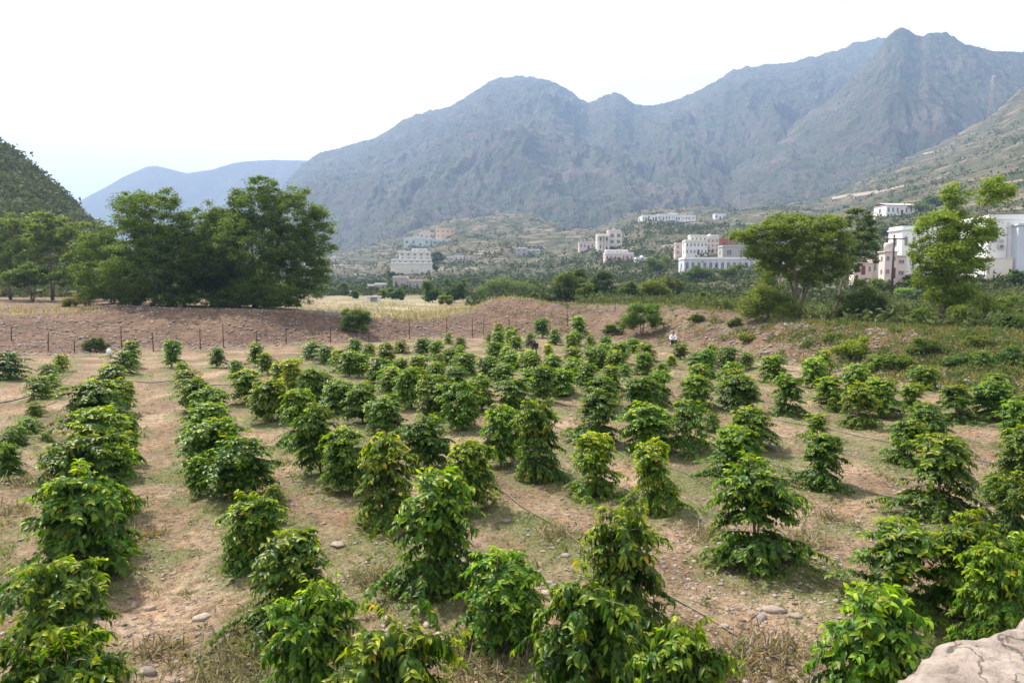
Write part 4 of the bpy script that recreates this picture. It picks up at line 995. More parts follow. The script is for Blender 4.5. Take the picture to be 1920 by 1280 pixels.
for lv in (.30, .62, .94):
    m = MB()
    pts = []
    for (a, ha), (b_, hb) in zip(tops[:-1], tops[1:]):
        for f_ in (0, .5):
            q = a.lerp(b_, f_); hh = (ha + (hb-ha)*f_)*lv - (.05 if f_ else 0); pts.append(q + Vector((0, -.04, hh)) - inv)
    m.tube(pts, .010, 4, False); m.build('wire', WIRE, fr)

# ---------------------------------------------------------------- pale wall top at the lower right, where the photographer stands
def ledge():
    m_, nt, b = new_mat('limestone_ledge'); v = obj_vec(nt)
    c = ramp(nt, noise(nt, 4.5, 7, .68, v, .3), [(.28, (.27,.215,.18)), (.44, (.47,.385,.33)), (.60, (.58,.49,.42)), (.78, (.40,.32,.27))])
    vo = nt.nodes.new('ShaderNodeTexVoronoi'); vo.inputs['Scale'].default_value = 21; nt.links.new(v, vo.inputs['Vector'])
    pit = mix(nt, 1.0, ramp(nt, vo.outputs['Distance'], [(.08, (1,1,1)), (.20, (0,0,0))]), ramp(nt, noise(nt, 9, 4, .6, v), [(.52, (0,0,0)), (.60, (1,1,1))]), 'MULTIPLY')
    c = mix(nt, pit, c, (.16,.125,.10))
    c = mix(nt, 1.0, c, ramp(nt, noise(nt, 13, 8, .75, v, .6), [(.34, (.50,.47,.44)), (.47, (1,1,1)), (.70, (1.2,1.19,1.17))]), 'MULTIPLY')
    vc = nt.nodes.new('ShaderNodeTexVoronoi'); vc.feature = 'DISTANCE_TO_EDGE'; vc.inputs['Scale'].default_value = 2.6
    nz = nt.nodes.new('ShaderNodeTexNoise'); nz.inputs['Scale'].default_value = 5; nz.inputs['Detail'].default_value = 6; nt.links.new(v, nz.inputs['Vector'])
    nt.links.new(mix(nt, .30, v, nz.outputs['Color']), vc.inputs['Vector'])
    c = mix(nt, ramp(nt, vc.outputs['Distance'], [(.004, (.9,.9,.9)), (.022, (0,0,0))]), c, (.12,.095,.078)); nt.links.new(c, b.inputs['Base Color']); b.inputs['Roughness'].default_value = .92
    bump(nt, b, noise(nt, 14, 9, .8, v), 1.0, .05)
    # outline of the top edge in plan (from the photo at the height of the wall top)
    zt = 3.05
    edge = [at_ground(px, py, zt) for px, py in ((1560,1420),(1612,1330),(1650,1284),(1690,1268),(1716,1252),(1738,1228),(1762,1204),(1800,1190),(1842,1182),(1880,1172),(1905,1158),(1925,1146),(1990,1112),(2080,1060),(2250,1000))]
    ex = np.array([p.x for p in edge]); ey = np.array([p.y for p in edge])
    s = np.concatenate([[0], np.cumsum(np.hypot(np.diff(ex), np.diff(ey)))])
    S = np.linspace(0, s[-1], 260); EX = np.interp(S, s, ex) ; EY = np.interp(S, s, ey)
    nx, ny = .62, -.78   # inward direction (towards the camera side, right)
    tt = np.concatenate([-np.linspace(3.0, .0, 46)[:-1], np.linspace(0, 3.2, 190)])   # <0 down the outer face, >0 across the top
    SG, TG = np.meshgrid(S, tt)
    exg = np.interp(SG, S, EX); eyg = np.interp(SG, S, EY)
    jag = .035*fbm(SG*5, SG*0, 4, 801, .6) + .02*np.sign(perlin(SG*9, SG*0+2, 802))*.5
    inn = np.maximum(TG, 0)
    X = exg + nx*(inn + jag); Yv = eyg + ny*(inn + jag)
    rough = .035*fbm(X*2.6, Yv*3.6, 5, 811, .62, True) + .04*fbm(X*3.2, Yv*3.2, 5, 815, .6) + .022*fbm(X*14, Yv*14, 3, 812, .6)
    Zt = zt - .055*np.exp(-inn/.06) + rough + .05*fbm(X*1.1, Yv*1.1, 2, 813)
    down = np.maximum(-TG, 0)
    fx = fbm(SG*3, down*3, 4, 820, .6)*.05
    X = np.where(TG < 0, X - nx*(.04*np.minimum(1, down*8) + .05*down) - nx*fx*np.minimum(1, down*6), X)
    Yv = np.where(TG < 0, Yv - ny*(.04*np.minimum(1, down*8) + .05*down) - ny*fx*np.minimum(1, down*6), Yv)
    Z = np.where(TG < 0, Zt - down*1.06, Zt)
    nr_, nc_ = SG.shape; V = np.stack([X, Yv, Z], -1).reshape(-1, 3)
    i = (np.arange(nr_-1)[:, None]*nc_ + np.arange(nc_-1)[None, :]).ravel()
    me = np_mesh('stone_wall', V, np.stack([i, i+1, i+nc_+1, i+nc_], -1), True)
    o = link('stone_wall', me, m_)
    tag(o, 'pale pitted rock-topped wall filling the lower right corner', 'wall')
ledge()

# ---------------------------------------------------------------- houses of the village
def wallm(name, c, var=.10): return flat_mat(name, c, .85, var, .25)
WHITE = wallm('white_render', (.74,.73,.72)); CREAM = wallm('cream_render', (.70,.64,.56)); PINKW = wallm('pink_render', (.66,.54,.49)); BLUEW = wallm('pale_blue_render', (.54,.57,.64))
TANW = wallm('orange_tan_render', (.52,.36,.25)); GREYW = wallm('grey_block', (.42,.40,.39)); REDW = wallm('red_render', (.42,.13,.09)); GREENW = wallm('pale_green_render', (.50,.58,.54))
STONEW = flat_mat('terrace_masonry', (.40,.34,.29), .9, .35, .9, bumpy=.6)
GLASS = flat_mat('dark_pane', (.15,.15,.16), .25, .2, 2); FRAME = flat_mat('window_frame', (.48,.45,.42), .6, .1, 2); DOORM = flat_mat('brown_door', (.16,.045,.035), .6, .2, 3)
SHADE = flat_mat('roof_slab', (.50,.47,.44), .9, .15, .4)
def window(parent, x, y, z, w, h, side=0, arch=False):
    """on the front (side 0, facing -y) or the left/right face"""
    f = MB(); t = max(.05, w*.09); d = .06
    def bx(a0, a1, c0, c1, dd0, dd1):
        if side == 0: f.box(a0, a1, dd0, dd1, c0, c1)
        else: f.box(dd0, dd1, a0, a1, c0, c1) if side < 0 else f.box(-dd1, -dd0, a0, a1, c0, c1)
    bx(-w/2-t, -w/2, -h/2-t, h/2+t, -d, .04); bx(w/2, w/2+t, -h/2-t, h/2+t, -d, .04); bx(-w/2, w/2, h/2, h/2+t, -d, .04); bx(-w/2, w/2, -h/2-t, -h/2, -d*1.4, .04); bx(-t*.3, t*.3, -h/2, h/2, -d*.8, .03)
    if arch:
        n = 8; r = w/2 + t; v = [(-w/2-t, -d, h/2+t)]
        pts = [(r*math.cos(math.pi*k/n), h/2+t + r*.9*math.sin(math.pi*k/n)) for k in range(n+1)]
        vv = [(a, -d, b_) for a, b_ in pts] + [(a, .04, b_) for a, b_ in pts]; m_ = n+1
        f.add(vv, [tuple(range(m_))[::-1], tuple(range(m_, 2*m_))] + [(k, k+1, m_+k+1, m_+k) for k in range(n)])
    o = f.build('window', FRAME, parent); o.location = (x, y, z)
    g = MB()
    if side == 0: g.box(-w/2+.003, w/2-.003, -d*.35, .03, -h/2+.003, h/2-.003)
    elif side < 0: g.box(-d*.35, .03, -w/2+.003, w/2-.003, -h/2+.003, h/2-.003)
    else: g.box(-.03, d*.35, -w/2+.003, w/2-.003, -h/2+.003, h/2-.003)
    g.build('pane', GLASS, o); return o
def house(x0, x1, yt, yb, label, wall, blocks=None, Y=None, rz=0., storeys=1, wins=4, depth=.6, name='house', cat='house', trim=None, sink=2.5, group='houses of the village on the far slopes', arch=False, nowin=(), wf=(.34,.42), door=True, parapet=True, tank=False, roofcol=None, sidewins=1):
    """x0..x1, yt..yb: extent in the photo. blocks: list of (fx0, fx1, fz0, fz1, setback) as fractions of the footprint"""
    xm = (x0+x1)/2; hit = ground_hit(xm, yb, 70)
    g = on_ground(xm, Y) if Y else (hit if hit is not None else on_ground(xm, 400))
    if Y is None: Y = g.y
    kx = Y/FOC; W = (x1-x0)*kx; zt = at_depth(xm, yt, Y).z; zb = at_depth(xm, yb, Y).z; g.z = zb
    H = zt - zb; D = W*depth
    root = empty(name, g, rz); tag(root, label, cat, group)
    blocks = blocks or [(0, 1, 0, 1, 0)]
    for bi, (a, b_, c0, c1, sb) in enumerate(blocks):
        X0, X1, Z0_, Z1 = -W/2 + a*W, -W/2 + b_*W, c0*H, c1*H; y0 = sb*D + bi*.004; y1 = D - bi*.006
        m = MB(); m.box(X0, X1, y0, y1, (Z0_ - sink) if c0 == 0 else Z0_ + .01, Z1); m.build('wall', wall, root)
        r = MB(); o_ = .22; t_ = max(.18, .03*H)
        r.box(X0-o_, X1+o_, y0-o_, y1+o_*.6, Z1+.003, Z1+t_)
        if parapet:
            q = .14; hp_ = t_ + .55
            r.box(X0, X1, y0, y0+q, Z1+t_+.003, Z1+hp_); r.box(X0, X1, y1-q, y1, Z1+t_+.003, Z1+hp_); r.box(X0, X0+q, y0+q, y1-q, Z1+t_+.003, Z1+hp_); r.box(X1-q, X1, y0+q, y1-q, Z1+t_+.003, Z1+hp_)
        r.build('roof', roofcol or trim or wall, root)
        hb = Z1 - Z0_; st = max(1, int(round(storeys*(c1-c0)))) if len(blocks) > 1 else storeys
        nw = max(1, int(round(wins*(b_-a)))); sh = hb/st; ww = (X1-X0)/nw
        if bi in nowin: continue
        for s in range(st):
            for k in range(nw):
                cx_ = X0 + ww*(k+.5); cz_ = Z0_ + sh*(s+.52)
                if door and bi == 0 and s == 0 and k == nw//2:
                    dm = MB(); dw, dh = min(1.3, ww*.4), min(2.3, sh*.75); dm.box(-dw/2, dw/2, -.07, .05, 0, dh); dm.box(-dw/2-.12, -dw/2-.002, -.09, .05, 0, dh+.12); dm.box(dw/2+.002, dw/2+.12, -.09, .05, 0, dh+.12); dm.box(-dw/2, dw/2, -.09, .05, dh+.002, dh+.12)
                    d_ = dm.build('door', DOORM, root); d_.location = (cx_, y0, Z0_+.02); continue
                window(root, cx_, y0, cz_, min(ww*wf[0], 2.4), min(sh*wf[1], 2.0), 0, arch)
            for k in range(sidewins):
                yy_ = y0 + (y1-y0)*(k+.5)/sidewins
                window(root, X0 if xm > 960 else X1, yy_, Z0_ + sh*(s+.52), min(1.6, D*.2), min(sh*wf[1], 1.6), -1 if xm > 960 else 1)
    if tank:
        tk = MB(); tk.lathe([(0,0),(.8,0),(.8,1.1),(.55,1.35),(0,1.4)], 12); o = tk.build('water_tank', SHADE, root); o.location = (W*.2, D*.5, H*max(b[3] for b in blocks) + .5)
    root['_W'] = W; root['_H'] = H; root['_D'] = D
    return root
def clean():
    for o in bpy.data.objects:
        for k_ in ('_W', '_H', '_D'):
            if k_ in o: del o[k_]

h = house(733,812,468,513,'tiered cream house with a wide lower storey and stepped upper storeys',CREAM,[(0,.98,0,.40,-.06),(.02,.96,.401,.56,.02),(.20,.94,.561,.88,.12),(.50,.86,.881,1.0,.2)],storeys=5,wins=7,rz=.12,trim=WHITE,nowin=(0,))
house(737,800,521,545,'low grey and pink building below the tiered cream house',GREYW,[(0,.40,0,1,0),(.41,1,0,.75,.15)],storeys=1,wins=5,trim=PINKW,rz=.05)
house(757,868,447,461,'long pale green house on the hillside ridge',GREENW,[(0,.45,0,1,0),(.46,1,0,.85,.1)],storeys=1,wins=10,Y=None,trim=WHITE)
house(817,853,429,447,'square orange-tan house above the long pale green house',TANW,storeys=2,wins=4)
house(786,814,433,447,'small pink house left of the orange-tan house',PINKW,[(0,1,0,.7,0),(.1,.6,.701,1,.2)],storeys=2,wins=3)
house(688,722,534,546,'low lilac-grey compound building beyond the straw field',GREYW,[(0,.4,0,.8,0),(.42,1,0,1,.1)],storeys=1,wins=5,trim=WHITE)
house(834,868,480,490,'low cream ruin right of the dark trees',CREAM,[(0,.5,0,.8,0),(.52,1,0,1,.2)],wins=4,door=False)
house(872,900,481,489,'low pinkish ruin at the end of the wall row',PINKW,[(0,.5,0,1,0),(.52,1,0,.7,.2)],wins=3,door=False)
house(968,1012,466,480,'lone pale house with dark openings on the middle slope',GREYW,[(0,.45,0,1,0),(.46,1,0,.8,.15)],storeys=2,wins=5,trim=WHITE)
house(1086,1121,455,467,'low pink annexe left of the big beige villa',PINKW,wins=5)
h = house(1120,1166,433,470,'big beige villa with a dark pillared portico',CREAM,[(0,.48,0,.78,0),(.48,1,0,.92,.12),(.45,.95,.921,1.0,.2)],storeys=3,wins=4,trim=PINKW,tank=True,wf=(.5,.6))
pc = MB(); W_, H_ = h['_W'], h['_H']
for k in range(4):
    x_ = -W_/2 + W_*.05 + k*W_*.125; pc.lathe([(.5,0),(.42,.3),(.38,H_*.60),(.5,H_*.66),(.5,H_*.68)], 10, (x_, -2.2, 0))
pc.box(-W_/2-.3, -W_*.02, -2.9, -.22, H_*.685, H_*.76); pc.build('portico', CREAM, h)
house(1135,1188,470,491,'pinkish-white two-storey house below the beige villa',PINKW,[(0,1,0,.72,0),(.05,.82,.721,1,.25)],storeys=2,wins=7,trim=WHITE)
h = house(1192,1222,485,492,'low domed building right of the pinkish-white house',WHITE,wins=4,door=False)
def dome(h, x, y, z, r, mat=WHITE):
    m = MB(); m.lathe([(r,0),(r*.98,r*.25),(r*.86,r*.58),(r*.6,r*.86),(r*.3,r*1.0),(.06*r,r*1.06),(.05*r,r*1.3),(.001,r*1.4)], 16); o = m.build('dome', mat, h); o.location = (x, y, z)
dome(h, -h['_W']*.1, h['_D']*.4, h['_H']*1.05+.5, h['_H']*.55)
h = house(1205,1303,403,415,'long white palace with columns on the ridge top',WHITE,[(0,.28,0,.9,0),(.28,.62,0,1,-.08),(.62,1,0,.85,0),(.52,.68,1.001,1.22,.2)],storeys=1,wins=20,wf=(.5,.6),rz=-.05)
dome(h, h['_W']*.10, h['_D']*.4, h['_H']*1.25, h['_H']*.22)
m = MB(); W_, H_ = h['_W'], h['_H']
for k in range(16): m.lathe([(.5,0),(.36,.3),(.34,H_*.70),(.5,H_*.78)], 8, (-W_/2 + W_*(k+.5)/16, -3.2 - (1.4 if 4 <= k < 10 else 0), 0))
m.build('colonnade', WHITE, h)
house(1340,1361,402,411,'small white box house right of the long white palace',WHITE,storeys=1,wins=3)
house(1283,1324,443,478,'stepped white two-storey villa with a pale dome behind',WHITE,[(0,1,0,.72,0),(.25,1,.721,1,.25)],storeys=3,wins=6,trim=CREAM,Y=300)
h = house(1322,1345,443,474,'pink and cream tower house with a white dome',PINKW,[(0,1,0,.86,0),(.35,1,.861,1,.1)],storeys=3,wins=3,Y=318,trim=CREAM); dome(h, -h['_W']*.25, h['_D']*.3, h['_H']*.98, h['_W']*.2)
house(1264,1284,458,478,'pale pink side building left of the stepped white villa',PINKW,Y=310,storeys=2,wins=2)
house(1340,1378,448,464,'red-orange walled building right of the tower house',REDW,[(0,.5,0,.9,0),(.52,1,0,1,.1)],Y=330,storeys=1,wins=4)
house(1352,1402,463,484,'plain slate-grey block behind the arcade house',GREYW,Y=270,storeys=1,wins=2,door=False,trim=GREYW)
h = house(1281,1424,486,511,'pale blue arcade house with arched windows above a stone terrace',BLUEW,Y=235,storeys=1,wins=13,wf=(.5,.55),arch=True,door=False,trim=WHITE,depth=.3)
m = MB(); W_ = h['_W']; m.box(-W_*.12, W_*.34, -3.0, -.3, -3.4, -.35); m.build('terrace', STONEW, h)
m = MB(); m.box(-W_*.13, W_*.35, -3.15, -.3, -.345, -.05); m.build('terrace_slab', WHITE, h)
m = MB()
for k in range(22): x_ = -W_*.13 + W_*.48*k/21; m.tube([(x_, -3.0, -.05), (x_, -3.0, .85)], .035, 5)
m.tube([(-W_*.13, -3.0, .87), (W_*.35, -3.0, .87)], .05, 5); m.build('railing', FRAME, h)
h = house(1660,1722,385,403,'small white house with a long sloping tan roof on the right hill',WHITE,storeys=1,wins=7,rz=.10,parapet=False,roofcol=CREAM,Y=None)
m = MB(); W_, H_, D_ = h['_W'], h['_H'], h['_D']
m.add([(-W_/2-.5,-.6,H_*.95+.4),(W_/2+.5,-.6,H_*.95+.4),(W_/2+.5,D_*.6,H_*1.35),(-W_/2-.5,D_*.6,H_*1.35),(-W_/2-.5,D_+.5,H_*1.1),(W_/2+.5,D_+.5,H_*1.1)], [(0,1,2,3),(3,2,5,4)]); m.build('tin_roof', CREAM, h)
h = house(1683,1762,432,518,'tall white house partly hidden behind the upright tree',WHITE,[(0,1,0,1,0)],Y=128,storeys=2,wins=5,wf=(.32,.34),rz=.10,arch=True,door=False,depth=.5)
h = house(1655,1698,470,522,'pinkish gatehouse with a dark door behind the utility pole',PINKW,[(0,.52,0,.95,0),(.53,1,0,.80,.15)],Y=118,storeys=2,wins=3,wf=(.45,.3),depth=.5,parapet=False)
m = MB(); W_, H_ = h['_W'], h['_H']; m.lathe([(0,0),(.75,0),(.75,1.2),(.6,1.5),(0,1.55)], 14); o = m.build('water_tank', SHADE, h); o.location = (-W_*.2, 1.2, H_*.98)
house(1598,1656,489,515,'low pinkish boundary building behind the thin tree',PINKW,[(0,.6,0,.8,0),(.61,1,0,1,.2)],Y=132,storeys=1,wins=5,depth=.3,parapet=False)
h = house(1846,1990,408,505,'large plain white building with an air conditioner at the right edge',WHITE,[(0,1,0,1,0),(.42,1,.02,.95,-.10)],Y=112,storeys=1,wins=0,depth=.5,rz=.16,door=False,parapet=True,sidewins=0) if False else None
# the large white building, built by hand
g = on_ground(1918, 112); z0 = at_depth(1846, 505, 112).z; zt = at_depth(1855, 412, 112).z; H_ = zt - z0
h = empty('white_building', (at_depth(1850, 500, 112).x, 112, z0), -.12); tag(h, 'large plain white building with an air conditioner at the right edge', 'building', 'houses of the village on the far slopes')
m = MB(); m.box(0, 14, 0, 9, -2.5, H_); m.build('wall', WHITE, h)
m = MB(); m.box(-.12, 14.1, -.12, 9.1, H_+.003, H_+.22); m.box(0, 14, 0, .2, H_+.223, H_+.8); m.box(0, .2, .2, 9, H_+.223, H_+.8); m.build('roof', WHITE, h)
m = MB(); m.box(3.6, 14, -1.6, -.003, -2.0, H_*.86); m.box(3.4, 14.1, -1.8, -.003, H_*.862, H_*.9); m.build('annexe', BLUEW, h)
m = MB(); m.box(-.6, 3.3, -1.1, -.95, -2.2, 1.7); m.box(-.6, 3.3, -1.16, -.89, 1.703, 1.82); m.build('yard_wall', CREAM, h)
ac = MB(); ac.box(-.45, .45, -.38, -.06, -.3, .3); a = ac.build('air_conditioner', FRAME, h); a.location = (1.9, 0, H_*.46)
ac = MB(); ac.lathe([(.02,0),(.22,0),(.22,.03),(.02,.03)], 14); f_ = ac.build('fan', GLASS, a); f_.location = (0, -.40, 0); f_.rotation_euler = (R(90), 0, 0)
ac = MB(); ac.lathe([(.02,.12),(.22,.06),(.36,0),(.37,.015),(.23,.08),(.02,.15)], 16); d_ = ac.build('satellite_dish', FRAME, h); d_.location = (1.9, -.35, H_*.58); d_.rotation_euler = (R(75), 0, .4)
m = MB(); m.tube([(2.9,-.06,0),(2.9,-.06,H_*.95)], .05, 6); m.build('drain_pipe', FRAME, h)
window(h, .9, 0, H_*.62, .8, 1.0)

# little white shed on the valley floor
g = ground_hit(700, 566, 80) or on_ground(700, 150); k_ = g.y/FOC
sh_ = empty('farm_shed', g); tag(sh_, 'small white open-fronted shed beyond the straw field', 'shed'); W_ = 26*k_; H_ = 9*k_
m = MB(); m.box(-W_/2, -W_*.2, 0, W_*.3, -.3, H_); m.box(W_*.28, W_/2, 0, W_*.3, -.3, H_); m.box(-W_*.2+.01, W_*.28-.01, W_*.28, W_*.3, -.3, H_); m.build('wall', WHITE, sh_)
m = MB(); m.box(-W_/2-.2, W_/2+.2, -.2, W_*.32, H_+.003, H_+.2); m.build('roof', WHITE, sh_)

# terrace walls and tracks
def wall_line(pts, h_, mat, lab, cat='wall', name='terrace_wall', t_=.5):
    P = []
    for px, py in pts:
        g = ground_hit(px, py, 80)
        if g is not None: P.append(g)
    if len(P) < 2: return
    m = MB(); v = []; f = []
    for i, p in enumerate(P):
        v += [(p.x, p.y, p.z-1.5), (p.x, p.y, p.z+h_), (p.x, p.y+t_, p.z+h_), (p.x, p.y+t_, p.z-1.5)]
    for i in range(len(P)-1):
        for k in range(4): f.append((i*4+k, i*4+(k+1)%4, (i+1)*4+(k+1)%4, (i+1)*4+k))
    f += [(0,3,2,1), tuple(len(v)-4+k for k in range(4))]
    m.add(v, f); tag(m.build(name, mat), lab, cat, 'terrace walls on the valley slopes')
wall_line([(790,532),(840,528),(880,520),(900,516)], 1.0, STONEW, 'long low stone wall below the ruins')
wall_line([(690,548),(730,546),(790,548),(830,545)], .9, STONEW, 'stone field wall at the near edge of the valley')
wall_line([(890,408),(930,406),(980,407),(1030,412)], 1.6, STONEW, 'pale track wall high on the middle hill')
wall_line([(930,478),(960,474),(1000,463),(1050,455),(1090,450)], 1.2, STONEW, 'pale wall climbing the middle slope')
wall_line([(1200,466),(1240,464),(1268,462)], 1.4, STONEW, 'terrace wall left of the pale pink side building')
wall_line([(1560,372),(1600,366),(1650,360),(1700,350)], 1.6, STONEW, 'pale terrace wall along the lower right hill')
wall_line([(1700,300),(1730,290),(1760,284)], 2.0, STONEW, 'pale rock-cut terrace high on the right hill')

# poles ------------------------------------------------------------------
WOOD = flat_mat('tarred_wood', (.055,.038,.030), .8, .3, 6)
def pole(px, yb, yt, lab, arm=1.0, r=.13, Y=None):
    g = ground_hit(px, yb, 42) if Y is None else on_ground(px, Y); H_ = at_depth(px, yt, g.y).z - g.z
    root = empty('utility_pole', g); tag(root, lab, 'utility pole', 'utility poles in the village')
    m = MB(); m.tube([(0,0,-.4),(0,0,H_*.5),(.04,0,H_)], [r*1.2, r, r*.8], 8); m.build('shaft', WOOD, root)
    m = MB(); m.box(-arm, arm, -r-.10, -r-.003, H_-.75, H_-.6); m.tube([(-arm*.7,-r-.05,H_-.7),(0,-r,H_-1.5)], .03, 5); m.tube([(arm*.7,-r-.05,H_-.7),(0,-r,H_-1.5)], .03, 5); m.build('crossarm', WOOD, root)
    for s in (-.9, 0, .9):
        m = MB(); m.lathe([(.03,0),(.06,.05),(.04,.12),(.06,.18),(.02,.24)], 8); o = m.build('insulator', FRAME, root); o.location = (s*arm, -r-.05, H_-.598)
    return root
pole(1672, 552, 440, 'dark utility pole with a crossarm in front of the gatehouse', 1.6, .16)
pole(1258, 500, 466, 'distant dark pole left of the stepped white villa', 2.0, .2)
pole(1210, 530, 486, 'thin pole among the trees below the domed building', 1.2, .14)
pole(1328, 484, 462, 'pale flagpole in front of the tower house', .8, .14)
# radio mast on the right hill
TOW = flat_mat('mast_steel', (.36,.29,.28), .6, .15, .3); 
g = ground_hit(1857, 236, 300) or on_ground(1857, 960); H_ = at_depth(1857, 141, g.y).z - g.z; b0 = H_*.065
root = empty('radio_mast', g); tag(root, 'tall steel lattice radio mast on the ridge at upper right', 'radio mast')
m = MB(); rr = .15
def leg(k, z): s = b0*(1-z/H_*.82); a = math.pi/4 + k*math.pi/2; return Vector((s*math.cos(a)*1.2, s*math.sin(a)*1.2, z))
for k in range(4):
    lm = MB(); lm.tube([leg(k, -3), leg(k, H_)], [rr*1.3, rr*.6], 5); lm.build('leg', TOW, root)
nb_ = 13
for i in range(nb_):
    za, zb = H_*i/nb_, H_*(i+1)/nb_
    for k in range(4):
        m.tube([leg(k, za), leg((k+1) % 4, zb)], rr*.5, 4, False); m.tube([leg((k+1) % 4, za), leg(k, zb)], rr*.5, 4, False); m.tube([leg(k, zb), leg((k+1) % 4, zb)], rr*.5, 4, False)
m.build('bracing', TOW, root)
m = MB()
for i in range(5): m.lathe([(.05,-1),(.5,-1),(.5,1),(.05,1)], 8, (b0*.5*math.cos(i*1.3), b0*.5*math.sin(i*1.3) - .5, H_*(.80+.04*i)))
m.build('antenna', FRAME, root)
# white can at the end of the first full row
g = ground_hit(205, 666, 20) or on_ground(205, 50)
m = MB(); m.lathe([(0,0),(.15,0),(.17,.03),(.17,.34),(.13,.41),(.06,.44),(.06,.50),(0,.50)], 14); m.tube([(-.05,0,.47),(-.12,0,.46),(-.14,0,.38)], .02, 5)
o = m.build('water_can', WHITE); o.location = g; tag(o, 'white plastic can at the far end of the first full row', 'can')
clean()

# ---------------------------------------------------------------- people
def skin_obj(name, pts, edges, rad, mat, parent, sub=1, root_i=0):
    me = bpy.data.meshes.new(name); me.from_pydata([Vector(p) for p in pts], edges, []); me.update()
    o = bpy.data.objects.new(name, me); col.objects.link(o); me.materials.append(mat)
    sk = o.modifiers.new('skin', 'SKIN'); sk.use_smooth_shade = True
    for v_, r in zip(me.skin_vertices[0].data, rad): v_.radius = (r, r) if not hasattr(r, '__len__') else r
    me.skin_vertices[0].data[root_i].use_root = True
    s = o.modifiers.new('sub', 'SUBSURF'); s.levels = sub; s.render_levels = sub
    if parent is not None: o.parent = parent
    return o
SKIN = flat_mat('brown_skin', (.17,.085,.05), .6, .06, 9); HAIR = flat_mat('black_hair', (.015,.012,.011), .7, .2, 30)
SHIRT = flat_mat('white_shirt', (.74,.75,.82), .8, .06, 9); DARKC = flat_mat('dark_cloth', (.022,.022,.028), .85, .2, 9); NAVY = flat_mat('navy_cloth', (.03,.035,.09), .85, .2, 9)
def person(loc, rz, J, label, top, bottom, group=None, pants=True, scarf=None):
    """J: joints pelvis chest neck head | shoulder elbow wrist L,R | hip knee ankle toe L,R"""
    root = empty('person', loc, rz); tag(root, label, 'person', group)
    names = ['pelvis','waist','chest','neck','chin','head','crown','shL','elL','wrL','paL','shR','elR','wrR','paR','hiL','knL','anL','toL','hiR','knR','anR','toR']
    P = []; 
    pe, ch, ne, he = [Vector(J[k]) for k in ('pelvis','chest','neck','head')]
    up = (he - ne).normalized()
    P = [pe, pe.lerp(ch, .5), ch, ne, ne.lerp(he, .55), he, he + up*.07]
    for s in 'LR':
        w_ = Vector(J['wr'+s]); e_ = Vector(J['el'+s]); P += [Vector(J['sh'+s]), e_, w_, w_ + (w_-e_).normalized()*.06]
    for s in 'LR': P += [Vector(J['hi'+s]), Vector(J['kn'+s]), Vector(J['an'+s]), Vector(J['to'+s])]
    E = [(0,1),(1,2),(2,3),(3,4),(4,5),(5,6),(2,7),(7,8),(8,9),(9,10),(2,11),(11,12),(12,13),(13,14),(0,15),(15,16),(16,17),(17,18),(0,19),(19,20),(20,21),(21,22)]
    Rr = [.12,.11,.13,.055,.06,.092,.06] + [.06,.045,.030,.036]*2 + [.09,.062,.042,.035]*2
    # fingers: five short unequal chains out of each palm, inside the same body mesh
    for s, pi, wi in (('L', 10, 9), ('R', 14, 13)):
        d = (P[pi]-P[wi]).normalized(); sd = d.cross(Vector((0,0,1))); sd = sd.normalized() if sd.length > .01 else Vector((1,0,0)); dn = d.cross(sd)
        for q, (o_, l_) in enumerate(((-.027,.055),(-.009,.068),(.009,.072),(.027,.062))):
            a = P[pi] + sd*o_ + d*.02; b_ = a + d*l_*.55 + dn*.008; c_ = b_ + d*l_*.4 + dn*.025
            n0 = len(P); P += [a, b_, c_]; E += [(pi, n0), (n0, n0+1), (n0+1, n0+2)]; Rr += [.010,.009,.007]
        a = P[wi].lerp(P[pi], .5) + sd*-.035; b_ = a + (d + sd*-.7).normalized()*.045; n0 = len(P); P += [a, b_]; E += [(pi, n0), (n0, n0+1)]; Rr += [.012,.009]
    body = skin_obj('body', P, E, Rr, SKIN, root)
    fwd = Vector(J.get('face', (0, -1, 0))); fwd.normalize()
    # face and hair
    m = MB(); rt = fwd.cross(Vector((0,0,1))).normalized()
    m.tube([he + fwd*.085 + up*.015, he + fwd*.115 - up*.022, he + fwd*.09 - up*.03], [.012,.016,.01], 6)
    m.tube([he + fwd*.085 - up*.055 - rt*.028, he + fwd*.094 - up*.055, he + fwd*.085 - up*.055 + rt*.028], .007, 5)
    for s in (-1, 1): m.lathe([(.001,-.03),(.018,-.02),(.022,0),(.018,.02),(.001,.03)], 8, tuple(he + rt*s*.095)) 
    m.build('face', SKIN, root)
    m = MB()
    for s in (-1, 1): m.lathe([(.001,-.012),(.010,-.006),(.012,0),(.010,.006),(.001,.012)], 8, tuple(he + rt*s*.034 + fwd*.088 + up*.012))
    m.build('eyes', HAIR, root)
    skin_obj('hair', [he - fwd*.05 - up*.04, he - fwd*.035 + up*.05, he + fwd*.02 + up*.085], [(0,1),(1,2)], [.075,.088,.07], HAIR, root)
    # clothing
    ShR = [.135,.13,.145,.09] + [.075,.062]*2
    SP = [P[0], P[1], P[2], P[3] - up*.03, P[7], P[8], P[11], P[12]]
    SE = [(0,1),(1,2),(2,3),(2,4),(4,5),(2,6),(6,7)]; SR = [.145,.13,.148,.07,.075,.060,.075,.060]
    if J.get('long'):
        SP += [P[9], P[13]]; SE += [(5,8),(7,9)]; SR += [.043,.043]
    skin_obj('shirt', SP, SE, SR, top, root)
    TP = [P[0], P[15], P[16], P[17], P[19], P[20], P[21]]
    skin_obj('trousers', TP, [(0,1),(1,2),(2,3),(0,4),(4,5),(5,6)], [.15,.105,.078,.060,.105,.078,.060], bottom, root)
